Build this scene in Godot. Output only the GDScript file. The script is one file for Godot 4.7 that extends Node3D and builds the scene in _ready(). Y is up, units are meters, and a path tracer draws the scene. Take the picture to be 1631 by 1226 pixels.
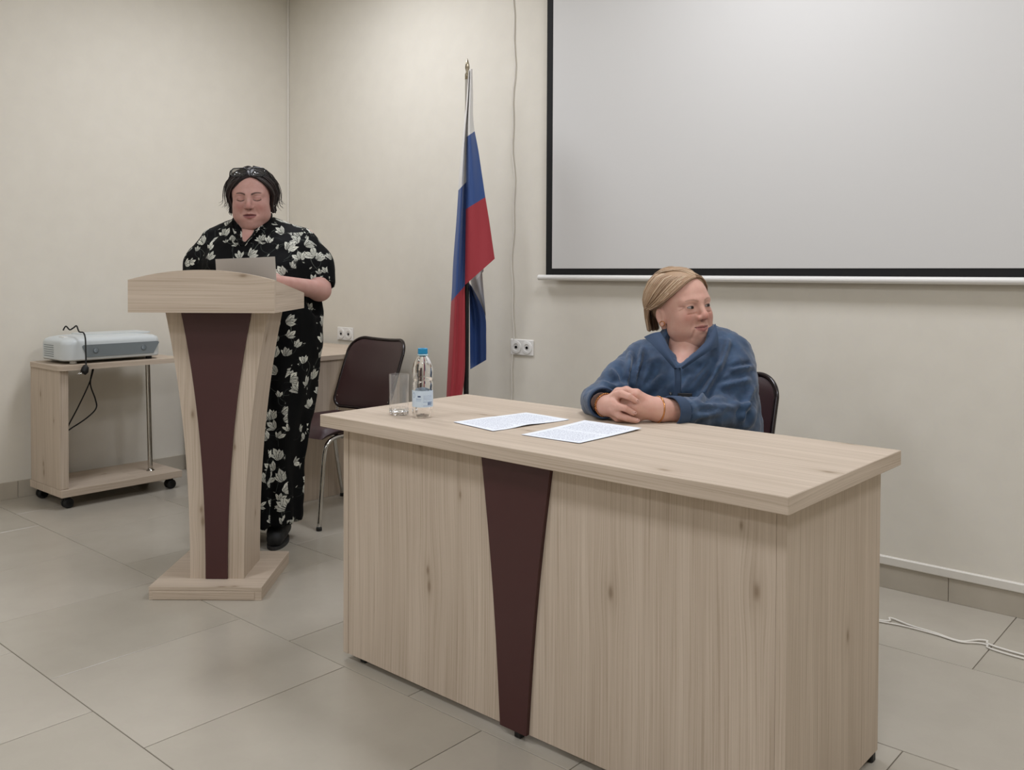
extends Node3D
# Meeting room: a speaker at a lectern, a listener at a desk, a flag and a projection screen.
# World: the corner of the two walls stands at the origin; wall_back lies at z = 0, wall_left at x = 0; metres, y up.

const EYE := Vector3(4.953851, 1.172838, 3.503978)
const EYE_R := Vector3(0.743694, 0.004267, -0.668506)
const EYE_U := Vector3(-0.015554, 0.999819, -0.010921)
const EYE_F := Vector3(-0.668339, -0.01852, -0.743626)
const FOCAL := 1439.4
const PPX := 785.75
const PPY := 461.98

var M := {}
var used := {}

func _ready() -> void:
	setup_camera()
	setup_light()
	make_materials()
	build_room()
	build_wall_things()
	build_desk()
	build_lectern()
	build_cart()
	build_projector()
	build_side_table()
	build_chairs()
	build_flag()
	build_table_things()
	build_speaker_person()
	build_seated_person()

func setup_camera() -> void:
	var c := Camera3D.new()
	c.name = "camera"
	add_child(c)
	c.projection = Camera3D.PROJECTION_FRUSTUM
	c.near = 0.05
	c.far = 60.0
	c.size = 0.05 * 1226.0 / FOCAL
	c.frustum_offset = Vector2(0.05 * (815.5 - PPX) / FOCAL, -0.05 * (613.0 - PPY) / FOCAL)
	c.transform = Transform3D(Basis(EYE_R, EYE_U, -EYE_F).orthonormalized(), EYE)
	c.current = true

const PANELS := [[1.3, 1.0], [3.5, 1.0], [5.7, 1.0], [2.3, 3.6], [4.9, 3.6], [2.3, 5.6], [4.9, 5.6]]
const CEIL := 3.0

func setup_light() -> void:
	var we := WorldEnvironment.new()
	we.name = "environment"
	var e := Environment.new()
	e.background_mode = Environment.BG_COLOR
	e.background_color = Color(0.75, 0.82, 0.9)
	e.background_energy_multiplier = 1.0
	e.tonemap_mode = Environment.TONE_MAPPER_LINEAR
	e.tonemap_exposure = 1.0
	e.sdfgi_enabled = true
	e.ssao_enabled = true
	e.ssil_enabled = true
	we.environment = e
	add_child(we)
	for p in PANELS:
		var l := AreaLight3D.new()
		l.name = numbered("panel_light")
		l.area_size = Vector2(0.56, 0.56)
		l.light_color = Color(0.955, 0.967, 1.0)
		l.light_energy = 2.28
		l.shadow_enabled = true
		add_child(l)
		l.position = Vector3(p[0], CEIL - 0.035, p[1])
		l.rotation_degrees = Vector3(-90, 0, 0)

# ---------------------------------------------------------------- naming

func numbered(called: String) -> String:
	if not used.has(called):
		used[called] = 0
		return called
	used[called] += 1
	return "%s_%03d" % [called, used[called]]

func thing(called: String, label: String, category: String, at := Vector3.ZERO, turn := 0.0, group := "") -> Node3D:
	var o := Node3D.new()
	o.name = numbered(called)
	add_child(o)
	o.position = at
	o.rotation.y = turn
	tag(o, label, category, group)
	return o

func tag(o: Node3D, label: String, category: String, group := "") -> void:
	o.set_meta("label", label)
	o.set_meta("category", category)
	if group != "":
		o.set_meta("group", group)

func put(mesh: Mesh, called: String, m: Material, parent: Node3D, at := Vector3.ZERO, turn := Vector3.ZERO) -> MeshInstance3D:
	var o := MeshInstance3D.new()
	o.name = called
	o.mesh = mesh
	o.material_override = m
	o.cast_shadow = GeometryInstance3D.SHADOW_CASTING_SETTING_ON
	parent.add_child(o, true)
	o.position = at
	o.rotation = turn
	return o

func struct(mesh: Mesh, called: String, m: Material, at := Vector3.ZERO) -> MeshInstance3D:
	var o := put(mesh, called, m, self, at)
	o.set_meta("kind", "structure")
	return o

# a pixel of the photograph as a point at a depth along the viewing axis, or on a level, or on a wall plane
func ray(px: float, py: float) -> Vector3:
	return EYE_F + EYE_R * ((px - PPX) / FOCAL) - EYE_U * ((py - PPY) / FOCAL)

func at_depth(px: float, py: float, d: float) -> Vector3:
	return EYE + ray(px, py) * d

func at_level(px: float, py: float, y: float) -> Vector3:
	var d := ray(px, py)
	return EYE + d * ((y - EYE.y) / d.y)

func at_z(px: float, py: float, z: float) -> Vector3:
	var d := ray(px, py)
	return EYE + d * ((z - EYE.z) / d.z)

# ---------------------------------------------------------------- mesh helpers

func mb() -> SurfaceTool:
	var st := SurfaceTool.new()
	st.begin(Mesh.PRIMITIVE_TRIANGLES)
	return st

func tri(st: SurfaceTool, a: Vector3, b: Vector3, c: Vector3, n: Vector3, ua := Vector2.ZERO, ub := Vector2.ZERO, uc := Vector2.ZERO) -> void:
	var g := (a - c).cross(a - b)
	if g.dot(n) < 0.0:
		var t := b
		b = c
		c = t
		var tu := ub
		ub = uc
		uc = tu
		g = -g
	g = g.normalized()
	st.set_normal(g)
	st.set_uv(ua)
	st.add_vertex(a)
	st.set_normal(g)
	st.set_uv(ub)
	st.add_vertex(b)
	st.set_normal(g)
	st.set_uv(uc)
	st.add_vertex(c)

func quad(st: SurfaceTool, a: Vector3, b: Vector3, c: Vector3, d: Vector3, n: Vector3, ua := Vector2.ZERO, ub := Vector2.ZERO, uc := Vector2.ZERO, ud := Vector2.ZERO) -> void:
	tri(st, a, b, c, n, ua, ub, uc)
	tri(st, a, c, d, n, ua, uc, ud)

# texture coordinates in metres: v runs along the grain axis
func grain_uv(p: Vector3, n: Vector3, grain: int, off: Vector2) -> Vector2:
	var a := n.abs()
	var k := 0 if a.x >= a.y and a.x >= a.z else (1 if a.y >= a.z else 2)
	var v := p[grain]
	var other := 0
	if k == grain:
		other = (grain + 1) % 3
		v = p[(grain + 2) % 3]
	else:
		other = 3 - k - grain
	return Vector2(p[other] + off.x, (v + off.y) * 0.5)

func box_into(st: SurfaceTool, c: Vector3, s: Vector3, bev := 0.002, grain := 1, off := Vector2.ZERO, basis := Basis.IDENTITY) -> void:
	var h := s * 0.5
	bev = minf(bev, minf(h.x, minf(h.y, h.z)) * 0.9)
	for k in 3:
		var i := (k + 1) % 3
		var j := (k + 2) % 3
		for sg in [-1.0, 1.0]:
			var n := Vector3.ZERO
			n[k] = sg
			var q := []
			for cc in [[-1, -1], [1, -1], [1, 1], [-1, 1]]:
				var p := Vector3.ZERO
				p[k] = sg * h[k]
				p[i] = cc[0] * (h[i] - bev)
				p[j] = cc[1] * (h[j] - bev)
				q.append(p)
			var us := []
			for p in q:
				us.append(grain_uv(p + c, n, grain, off))
			quad(st, c + basis * q[0], c + basis * q[1], c + basis * q[2], c + basis * q[3], basis * n, us[0], us[1], us[2], us[3])
	if bev <= 0.0:
		return
	for k in 3:
		var i := (k + 1) % 3
		var j := (k + 2) % 3
		for si in [-1.0, 1.0]:
			for sj in [-1.0, 1.0]:
				var q := []
				for t in [[0, -1.0], [0, 1.0], [1, 1.0], [1, -1.0]]:
					var p := Vector3.ZERO
					p[k] = t[1] * (h[k] - bev)
					p[i] = si * (h[i] - (0.0 if t[0] == 0 else bev))
					p[j] = sj * (h[j] - (bev if t[0] == 0 else 0.0))
					q.append(p)
				var n := Vector3.ZERO
				n[i] = si
				n[j] = sj * 0.9
				var us := []
				for p in q:
					us.append(grain_uv(p + c, n, grain, off))
				quad(st, c + basis * q[0], c + basis * q[1], c + basis * q[2], c + basis * q[3], basis * n, us[0], us[1], us[2], us[3])
	for sx in [-1.0, 1.0]:
		for sy in [-1.0, 1.0]:
			for sz in [-1.0, 1.0]:
				var g := Vector3(sx, sy, sz)
				var a := Vector3(h.x, h.y - bev, h.z - bev) * g
				var b := Vector3(h.x - bev, h.y, h.z - bev) * g
				var d := Vector3(h.x - bev, h.y - bev, h.z) * g
				tri(st, c + basis * a, c + basis * b, c + basis * d, basis * g, grain_uv(a + c, g, grain, off), grain_uv(b + c, g, grain, off), grain_uv(d + c, g, grain, off))

func box(c: Vector3, s: Vector3, bev := 0.002, grain := 1, off := Vector2.ZERO) -> ArrayMesh:
	var st := mb()
	box_into(st, c, s, bev, grain, off)
	return st.commit()

# a polygon in the x-y plane, extruded from z0 to z1
func extrude_into(st: SurfaceTool, poly: PackedVector2Array, z0: float, z1: float, off := Vector2.ZERO, smooth := false) -> void:
	var idx := Geometry2D.triangulate_polygon(poly)
	for t in range(0, idx.size(), 3):
		for zz in [[z0, -1.0], [z1, 1.0]]:
			var q := []
			var us := []
			for k in 3:
				var p := poly[idx[t + k]]
				q.append(Vector3(p.x, p.y, zz[0]))
				us.append(Vector2(p.x + off.x, (p.y + off.y) * 0.5))
			tri(st, q[0], q[1], q[2], Vector3(0, 0, zz[1]), us[0], us[1], us[2])
	var area := 0.0
	var n := poly.size()
	for i in n:
		area += poly[i].cross(poly[(i + 1) % n])
	var s := signf(area)
	for i in n:
		var a := poly[i]
		var b := poly[(i + 1) % n]
		var e := (b - a).normalized()
		var nn := Vector3(e.y, -e.x, 0) * s
		var va := a.y if absf(nn.x) > absf(nn.y) else a.x
		var vb := b.y if absf(nn.x) > absf(nn.y) else b.x
		quad(st, Vector3(a.x, a.y, z0), Vector3(b.x, b.y, z0), Vector3(b.x, b.y, z1), Vector3(a.x, a.y, z1), nn,
			Vector2(z0 + off.x + 0.3, (va + off.y) * 0.5), Vector2(z0 + off.x + 0.3, (vb + off.y) * 0.5), Vector2(z1 + off.x + 0.3, (vb + off.y) * 0.5), Vector2(z1 + off.x + 0.3, (va + off.y) * 0.5))

func extrude(poly: PackedVector2Array, z0: float, z1: float, off := Vector2.ZERO) -> ArrayMesh:
	var st := mb()
	extrude_into(st, poly, z0, z1, off)
	return st.commit()

func rounded_rect(w: float, h: float, r: float, seg := 5, c := Vector2.ZERO) -> PackedVector2Array:
	var o := PackedVector2Array()
	for k in 4:
		var cx: float = (w * 0.5 - r) * (1.0 if k == 0 or k == 3 else -1.0)
		var cy: float = (h * 0.5 - r) * (1.0 if k < 2 else -1.0)
		for i in seg + 1:
			var a := PI * 0.5 * (k + float(i) / seg)
			o.append(c + Vector2(cx + r * cos(a), cy + r * sin(a)))
	return o

# one smooth vertex
func sv(st: SurfaceTool, p: Vector3, n: Vector3, uv := Vector2.ZERO, col = null) -> void:
	st.set_normal(n)
	st.set_uv(uv)
	if col != null:
		st.set_color(col)
	st.add_vertex(p)

# a grid of points [rows][columns] as a smooth sheet; normals from neighbours; flip turns the face round
func grid_into(st: SurfaceTool, pts: Array, wrap := false, flip := false, cols = null, uvs = null) -> void:
	var R := pts.size()
	var C: int = pts[0].size()
	var nr := []
	for i in R:
		var row := PackedVector3Array()
		row.resize(C)
		for j in C:
			var du: Vector3
			if wrap:
				du = pts[i][(j + 1) % C] - pts[i][(j - 1 + C) % C]
			else:
				du = pts[i][mini(j + 1, C - 1)] - pts[i][maxi(j - 1, 0)]
			var dv: Vector3 = pts[mini(i + 1, R - 1)][j] - pts[maxi(i - 1, 0)][j]
			var n := du.cross(dv).normalized()
			row[j] = -n if flip else n
		nr.append(row)
	var last := C if wrap else C - 1
	for i in R - 1:
		for j in last:
			var k := (j + 1) % C
			var ids := [[i, j], [i, k], [i + 1, k], [i, j], [i + 1, k], [i + 1, j]]
			if not flip:
				ids = [[i, j], [i + 1, k], [i, k], [i, j], [i + 1, j], [i + 1, k]]
			for q in ids:
				var uv := Vector2.ZERO
				if uvs != null:
					uv = uvs[q[0]][q[1]]
				sv(st, pts[q[0]][q[1]], nr[q[0]][q[1]], uv, cols[q[0]][q[1]] if cols != null else null)

# profile [[r, y], ...] turned about the y axis
func lathe_into(st: SurfaceTool, prof: Array, seg := 24, c := Vector3.ZERO, basis := Basis.IDENTITY, flip := false) -> void:
	var pts := []
	for p in prof:
		var row := PackedVector3Array()
		for j in seg:
			var a := TAU * j / seg
			row.append(c + basis * Vector3(p[0] * cos(a), p[1], p[0] * sin(a)))
		pts.append(row)
	grid_into(st, pts, true, flip)

# a tube along points with one radius each (round section, closed ends)
func tube_into(st: SurfaceTool, path: Array, rad: Array, seg := 10, flat := 1.0, up := Vector3.UP, cap := true, cols = null) -> void:
	var n := path.size()
	var pts := []
	var cs := []
	var t0: Vector3 = (path[1] - path[0]).normalized()
	var side := t0.cross(up)
	if side.length() < 0.05:
		side = t0.cross(Vector3(1, 0, 0.3))
	side = side.normalized()
	for i in n:
		var t: Vector3 = (path[mini(i + 1, n - 1)] - path[maxi(i - 1, 0)]).normalized()
		side = (side - t * side.dot(t)).normalized()
		var nn := side.cross(t)
		var r: float = rad[i] if rad.size() > 1 else rad[0]
		if cap and i == 0:
			pts.append(ring(path[0], side, nn, 0.0002, flat, seg))
			cs.append(cols[0] if cols != null else null)
		pts.append(ring(path[i], side, nn, r, flat, seg))
		cs.append(cols[i] if cols != null else null)
		if cap and i == n - 1:
			pts.append(ring(path[i], side, nn, 0.0002, flat, seg))
			cs.append(cols[i] if cols != null else null)
	var cg = null
	if cols != null:
		cg = []
		for i in pts.size():
			var row := []
			for j in seg:
				row.append(cs[i])
			cg.append(row)
	grid_into(st, pts, true, true, cg)

func ring(c: Vector3, a: Vector3, b: Vector3, r: float, flat: float, seg: int) -> PackedVector3Array:
	var o := PackedVector3Array()
	for j in seg:
		var t := TAU * j / seg
		o.append(c + a * (cos(t) * r) + b * (sin(t) * r * flat))
	return o

# a smooth curve through control points
func curve(pts: Array, n: int) -> Array:
	var o := []
	var m := pts.size()
	for i in n:
		var t := float(i) / (n - 1) * (m - 1)
		var k := mini(int(t), m - 2)
		var f := t - k
		var p0 = pts[maxi(k - 1, 0)]
		var p3 = pts[mini(k + 2, m - 1)]
		var p1 = pts[k]
		var p2 = pts[k + 1]
		o.append(0.5 * ((2.0 * p1) + (p2 - p0) * f + (2.0 * p0 - 5.0 * p1 + 4.0 * p2 - p3) * f * f + (3.0 * p1 - 3.0 * p2 + p3 - p0) * f * f * f))
	return o

func tube(path: Array, r: float, seg := 10) -> ArrayMesh:
	var st := mb()
	tube_into(st, path, [r], seg)
	return st.commit()

func lathe(prof: Array, seg := 24) -> ArrayMesh:
	var st := mb()
	lathe_into(st, prof, seg)
	return st.commit()

# ---------------------------------------------------------------- materials

func mat(c: Color, rough := 0.6, metal := 0.0) -> StandardMaterial3D:
	var m := StandardMaterial3D.new()
	m.albedo_color = c
	m.roughness = rough
	m.metallic = metal
	return m

func noise(freq: float, oct := 3, sd := 1) -> FastNoiseLite:
	var n := FastNoiseLite.new()
	n.noise_type = FastNoiseLite.TYPE_SIMPLEX_SMOOTH
	n.frequency = freq
	n.fractal_octaves = oct
	n.seed = sd
	return n

# light oak laminate, 1 m across the grain and 2 m along it
func oak_image(sd: int) -> Image:
	var W := 1024
	var H := 1024
	var fine := noise(1.0, 2, sd)
	var mid := noise(1.0, 3, sd + 7)
	var wave := noise(1.0, 2, sd + 13)
	var rng := RandomNumberGenerator.new()
	rng.seed = sd * 97 + 5
	var knots := []
	for i in 10:
		knots.append([rng.randf() , rng.randf() * 2.0, rng.randf_range(0.5, 1.0)])
	var buf := PackedByteArray()
	buf.resize(W * H * 3)
	var lo := Vector3(160, 143, 124)
	var hi := Vector3(212, 197, 180)
	var shift := PackedFloat32Array()
	shift.resize(W)
	var dark := PackedFloat32Array()
	dark.resize(W)
	for y in H:
		var v := 2.0 * y / H
		shift.fill(0.0)
		dark.fill(0.0)
		for k in knots:
			var dv: float = (v - k[1]) / 0.09
			if absf(dv) > 2.5:
				continue
			var ev := exp(-dv * dv)
			var x0 := maxi(0, int((k[0] - 0.12) * W))
			var x1 := mini(W - 1, int((k[0] + 0.12) * W))
			var tv: float = (v - k[1]) / (0.016 * k[2])
			for x in range(x0, x1):
				var du: float = float(x) / W - k[0]
				shift[x] += -du * 0.4 * ev * exp(-du * du / 0.0016) * k[2]
				var tu: float = du / (0.0065 * k[2])
				dark[x] += 0.75 * exp(-tu * tu - tv * tv) + 0.22 * exp(-tu * tu * 0.12 - tv * tv * 0.1)
		var bend := wave.get_noise_2d(3.0, v * 0.7) * 0.012
		for x in W:
			var u := float(x) / W + bend + shift[x]
			var a := fine.get_noise_2d(u * 190.0, v * 1.6)
			var b := mid.get_noise_2d(u * 42.0, v * 0.7)
			var c := wave.get_noise_2d(u * 7.0, v * 0.9)
			var t := 0.62 + a * 0.21 + b * 0.15 + c * 0.12
			if a < -0.40:
				t -= 0.10
			t = clampf(t - dark[x], -0.25, 1.0)
			var col := lo.lerp(hi, t)
			var o := (y * W + x) * 3
			buf[o] = clampi(int(col.x), 0, 255)
			buf[o + 1] = clampi(int(col.y), 0, 255)
			buf[o + 2] = clampi(int(col.z), 0, 255)
	return Image.create_from_data(W, H, false, Image.FORMAT_RGB8, buf)

func noise_tex(size: int, n: FastNoiseLite, c0: Color, c1: Color) -> ImageTexture:
	var im := n.get_seamless_image(size, size)
	im.convert(Image.FORMAT_RGB8)
	var d := im.get_data()
	for i in size * size:
		var t := d[i * 3] / 255.0
		var c := c0.lerp(c1, t)
		d[i * 3] = int(c.r * 255.0)
		d[i * 3 + 1] = int(c.g * 255.0)
		d[i * 3 + 2] = int(c.b * 255.0)
	return ImageTexture.create_from_image(Image.create_from_data(size, size, false, Image.FORMAT_RGB8, d))

func triplanar(m: StandardMaterial3D, per_metre: float) -> void:
	m.uv1_triplanar = true
	m.uv1_world_triplanar = true
	m.uv1_scale = Vector3.ONE * per_metre

func make_materials() -> void:
	var w := mat(Color(1, 1, 1), 0.6)
	w.albedo_texture = ImageTexture.create_from_image(oak_image(11))
	w.metallic_specular = 0.26
	M.oak = w
	var wall := mat(Color(1, 1, 1), 0.85)
	wall.albedo_texture = noise_tex(256, noise(0.02, 3, 3), Color(0.850, 0.826, 0.776), Color(0.866, 0.843, 0.793))
	triplanar(wall, 1.2)
	M.wall = wall
	var tile := mat(Color(1, 1, 1), 0.22)
	tile.albedo_texture = noise_tex(512, noise(0.012, 4, 5), Color(0.690, 0.662, 0.612), Color(0.708, 0.680, 0.629))
	tile.metallic_specular = 0.45
	triplanar(tile, 0.9)
	M.tile = tile
	var tile2 := mat(Color(0.975, 0.975, 0.97), 0.24)
	tile2.albedo_texture = tile.albedo_texture
	tile2.metallic_specular = 0.45
	triplanar(tile2, 0.9)
	M.tile2 = tile2
	var skirt := mat(Color(1, 1, 1), 0.35)
	skirt.albedo_texture = noise_tex(256, noise(0.02, 4, 8), Color(0.69, 0.655, 0.595), Color(0.735, 0.70, 0.64))
	triplanar(skirt, 1.0)
	M.skirt = skirt
	M.grout = mat(Color(0.47, 0.43, 0.38), 0.9)
	M.ceiling = mat(Color(0.9, 0.9, 0.88), 0.9)
	M.white = mat(Color(0.9, 0.89, 0.87), 0.4)
	M.trim = mat(Color(0.87, 0.85, 0.81), 0.5)
	var maroon := mat(Color(0.262, 0.130, 0.128), 0.45)
	M.maroon = maroon
	var up := mat(Color(1, 1, 1), 0.5)
	up.albedo_texture = noise_tex(128, noise(0.05, 3, 21), Color(0.19, 0.085, 0.098), Color(0.225, 0.105, 0.12))
	triplanar(up, 3.0)
	M.upholstery = up
	M.chrome = mat(Color(0.75, 0.74, 0.72), 0.12, 1.0)
	M.black = mat(Color(0.03, 0.03, 0.032), 0.5)
	M.rubber = mat(Color(0.025, 0.025, 0.025), 0.6)
	M.screen = mat(Color(0.815, 0.808, 0.795), 0.8)
	M.screen_black = mat(Color(0.022, 0.022, 0.024), 0.8)
	M.socket_dark = mat(Color(0.80, 0.79, 0.77), 0.5)
	M.proj_white = mat(Color(0.80, 0.82, 0.82), 0.38)
	M.proj_grey = mat(Color(0.47, 0.50, 0.51), 0.4)
	M.paper_plain = mat(Color(0.86, 0.86, 0.86), 0.8)
	var gl := mat(Color(1, 1, 1, 0.0), 0.02)
	gl.refraction_enabled = true
	gl.refraction_scale = 0.05
	gl.transparency = BaseMaterial3D.TRANSPARENCY_ALPHA
	M.glass = gl
	var wa := mat(Color(1, 1, 1, 0.0), 0.02)
	wa.refraction_enabled = true
	wa.refraction_scale = 0.033
	wa.transparency = BaseMaterial3D.TRANSPARENCY_ALPHA
	M.water = wa
	var lamp := mat(Color(0.95, 0.95, 0.95), 0.5)
	lamp.emission_enabled = true
	lamp.emission = Color(0.96, 0.97, 1.0)
	lamp.emission_energy_multiplier = 2.0
	M.lamp = lamp
	var vc := mat(Color(1, 1, 1), 0.7)
	vc.vertex_color_use_as_albedo = true
	M.vcol = vc
	var fl := mat(Color(1, 1, 1), 0.6)
	fl.vertex_color_use_as_albedo = true
	fl.rim_enabled = true
	fl.rim = 0.12
	fl.backlight_enabled = true
	fl.backlight = Color(0.15, 0.15, 0.15)
	M.flag = fl
	var dn := mat(Color(0.155, 0.232, 0.335), 0.8)
	dn.rim_enabled = true
	dn.rim = 0.5
	dn.rim_tint = 0.6
	M.denim = dn
	var pane := mat(Color(1, 1, 1, 0.04), 0.03)
	pane.transparency = BaseMaterial3D.TRANSPARENCY_ALPHA
	M.pane = pane

# ---------------------------------------------------------------- the room

const ROOM_X := 7.2
const ROOM_Z := 6.6
const TX := 0.5564
const TZ := 0.6261

func build_room() -> void:
	var t := 0.2
	struct(box(Vector3(ROOM_X / 2, CEIL / 2, -t / 2), Vector3(ROOM_X + 2 * t, CEIL, t), 0.0), "wall_back", M.wall)
	struct(box(Vector3(-t / 2, CEIL / 2, ROOM_Z / 2), Vector3(t, CEIL, ROOM_Z), 0.0), "wall_left", M.wall)
	struct(box(Vector3(ROOM_X + t / 2, CEIL / 2, ROOM_Z / 2), Vector3(t, CEIL, ROOM_Z), 0.0), "wall_right", M.wall)
	struct(box(Vector3(ROOM_X / 2, CEIL / 2, ROOM_Z + t / 2), Vector3(ROOM_X + 2 * t, CEIL, t), 0.0), "wall_front", M.wall)
	struct(box(Vector3(ROOM_X / 2, CEIL + t / 2, ROOM_Z / 2), Vector3(ROOM_X + 2 * t, t, ROOM_Z + 2 * t), 0.0), "ceiling", M.ceiling)
	var fl := struct(box(Vector3(ROOM_X / 2, -0.103, ROOM_Z / 2), Vector3(ROOM_X, 0.2, ROOM_Z), 0.0), "floor", M.grout)
	fl.set_meta("label", "floor of large beige porcelain tiles laid in a half-offset bond")
	# tiles: rows run along x, every other row is shifted by half a tile; joints 3 mm
	var full := box(Vector3(0, -0.004, 0), Vector3(TX - 0.0028, 0.008, TZ - 0.0028), 0.0008)
	var z0 := 0.5576 - TZ
	for r in range(-1, 12):
		var za: float = maxf(z0 + r * TZ, 0.0)
		var zb: float = minf(z0 + (r + 1) * TZ, ROOM_Z)
		if zb - za < 0.01:
			continue
		# row above the second line carries the whole offsets
		var xoff: float = 1.4509 + (0.0 if (r + 1) % 2 == 1 else TX * 0.5)
		xoff = fposmod(xoff, TX) - TX
		for k in 15:
			var xa: float = maxf(xoff + k * TX, 0.0)
			var xb: float = minf(xoff + (k + 1) * TX, ROOM_X)
			if xb - xa < 0.01:
				continue
			var w := xb - xa
			var d := zb - za
			var m: ArrayMesh = full
			if w < TX - 0.001 or d < TZ - 0.001:
				m = box(Vector3(0, -0.004, 0), Vector3(w - 0.0028, 0.008, d - 0.0028), 0.0008)
			put(m, "tile", M.tile if (r * 7 + k * 3) % 5 < 3 else M.tile2, fl, Vector3((xa + xb) / 2, 0, (za + zb) / 2))
	# skirting of cut tiles along the two walls in view
	for side in 2:
		var sk := Node3D.new()
		sk.name = "baseboard_back" if side == 0 else "baseboard_left"
		add_child(sk)
		sk.set_meta("kind", "structure")
		var len: float = ROOM_X if side == 0 else ROOM_Z
		var start := fposmod(4.0165, TX) - TX if side == 0 else 0.0
		var x: float = start
		while x < len - 0.01:
			var a: float = maxf(x, 0.0)
			var b: float = minf(x + TX, len)
			if b - a > 0.02:
				if side == 0:
					put(box(Vector3.ZERO, Vector3(b - a - 0.002, 0.086, 0.01), 0.001), "skirting_tile", M.skirt, sk, Vector3((a + b) / 2, 0.043, 0.005))
				else:
					put(box(Vector3.ZERO, Vector3(0.01, 0.088, b - a - 0.002), 0.001), "skirting_tile", M.skirt, sk, Vector3(0.005, 0.044, (a + b) / 2 + 0.01))
			x += TX
	struct(box(Vector3(ROOM_X / 2 + 0.6, 0.104, 0.008), Vector3(ROOM_X - 1.2, 0.034, 0.016), 0.004), "trim_1", M.trim)
	struct(box(Vector3(0.006, CEIL / 2 + 0.05, 0.006), Vector3(0.012, CEIL - 0.1, 0.012), 0.004), "trim_2", M.trim)
	# ceiling lights
	for i in PANELS.size():
		var p = PANELS[i]
		var o := thing("ceiling_light", "square white ceiling light panel set in the ceiling", "ceiling light", Vector3(p[0], CEIL, p[1]), 0.0, "ceiling light panels")
		put(box(Vector3(0, -0.012, 0), Vector3(0.6, 0.024, 0.6), 0.003), "frame", M.white, o)
		put(box(Vector3(0, -0.026, 0), Vector3(0.56, 0.006, 0.56), 0.001), "diffuser", M.lamp, o)

func build_wall_things() -> void:
	# projection screen: white fabric with a black border, held straight by a white rod
	var s := thing("projection_screen", "large white projection screen with black border hanging on the wall", "screen", Vector3(2.188, 1.166, 0.04))
	var w := 2.72
	var h := 1.64
	put(box(Vector3(w / 2, h / 2, 0), Vector3(w, h, 0.004), 0.0), "border", M.screen_black, s)
	put(box(Vector3(w / 2, 0.032 + (h - 0.07) / 2, 0.0028), Vector3(w - 0.078, h - 0.07, 0.002), 0.0), "white_fabric", M.screen, s)
	var st := mb()
	tube_into(st, [Vector3(-0.045, -0.012, 0.0), Vector3(w + 0.045, -0.012, 0.0)], [0.0135], 14)
	put(st.commit(), "bottom_rod", M.white, s)
	put(box(Vector3(w / 2, h + 0.035, 0.01), Vector3(w + 0.14, 0.085, 0.09), 0.012), "case", M.white, s)
	M.socket_hole = mat(Color(0.42, 0.41, 0.40), 0.6)
	# double wall sockets
	for q in [[0.594, 0.800, "white double wall socket above the wooden side table"], [2.006, 0.799, "white double wall socket right of the flag, under the hanging cable"]]:
		var o := thing("wall_socket", q[2], "socket", Vector3(q[0], q[1], 0.0))
		put(box(Vector3(0, 0, 0.004), Vector3(0.150, 0.080, 0.008), 0.003), "frame", M.white, o)
		for k in [-1.0, 1.0]:
			var f := mb()
			lathe_into(f, [[0.0, 0.0095], [0.016, 0.0095], [0.0165, 0.0115], [0.0195, 0.0125], [0.021, 0.0115], [0.031, 0.0115], [0.032, 0.0105], [0.032, 0.0]], 28, Vector3(k * 0.0355, 0, 0), Basis(Vector3.RIGHT, PI / 2))
			var u := put(f.commit(), "outlet", M.white, o)
			var g := mb()
			lathe_into(g, [[0.0, 0.0100], [0.0155, 0.0100], [0.0155, 0.009]], 24, Vector3(k * 0.0355, 0, 0), Basis(Vector3.RIGHT, PI / 2))
			var well := put(g.commit(), "well", M.socket_dark, u)
			well.position = Vector3.ZERO
			for j in [-1.0, 1.0]:
				var hh := mb()
				lathe_into(hh, [[0.0, 0.0106], [0.0020, 0.0106], [0.0020, 0.0095]], 10, Vector3(k * 0.0355 + j * 0.0085, 0, 0), Basis(Vector3.RIGHT, PI / 2))
				put(hh.commit(), "pin_hole", M.socket_hole, u)
	# thin white cable hanging down the wall to the socket and on to the skirting
	var pts := []
	var n := 46
	for i in n:
		var y := lerpf(CEIL, 0.12, float(i) / (n - 1))
		pts.append(Vector3(1.943 + 0.007 * sin(y * 9.0) + 0.005 * sin(y * 23.0 + 1.0), y, 0.006))
	var c := put(tube(pts, 0.0032, 6), "wall_cable", M.trim, self)
	tag(c, "thin wavy white cable running down the wall beside the flag", "cable")
	# cable on the floor behind the desk
	var fp := [Vector3(3.62, 0.004, 0.42), at_level(1403, 988, 0.004), at_level(1418, 984, 0.006), at_level(1450, 996, 0.004), at_level(1490, 1008, 0.004), at_level(1530, 1021, 0.004), at_level(1570, 1020, 0.005), at_level(1631, 1043, 0.004), Vector3(5.2, 0.004, 0.36)]
	var fc := put(tube(curve(fp, 60), 0.0036, 6), "floor_cable", M.trim, self)
	tag(fc, "white cable with a small rise, lying on the floor tiles by the wall", "cable")
	var fp2 := [Vector3(3.62, 0.004, 0.45), at_level(1403, 990, 0.004), at_level(1440, 997, 0.004), at_level(1490, 1010, 0.004), at_level(1530, 1022, 0.004), at_level(1570, 1026, 0.004), at_level(1631, 1049, 0.004), Vector3(5.2, 0.004, 0.39)]
	var fc2 := put(tube(curve(fp2, 60), 0.0030, 6), "floor_cable", M.trim, self)
	fc2.name = "floor_cable_001"
	tag(fc2, "thinner flat-lying white cable on the floor tiles by the wall", "cable")

# ---------------------------------------------------------------- furniture

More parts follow.
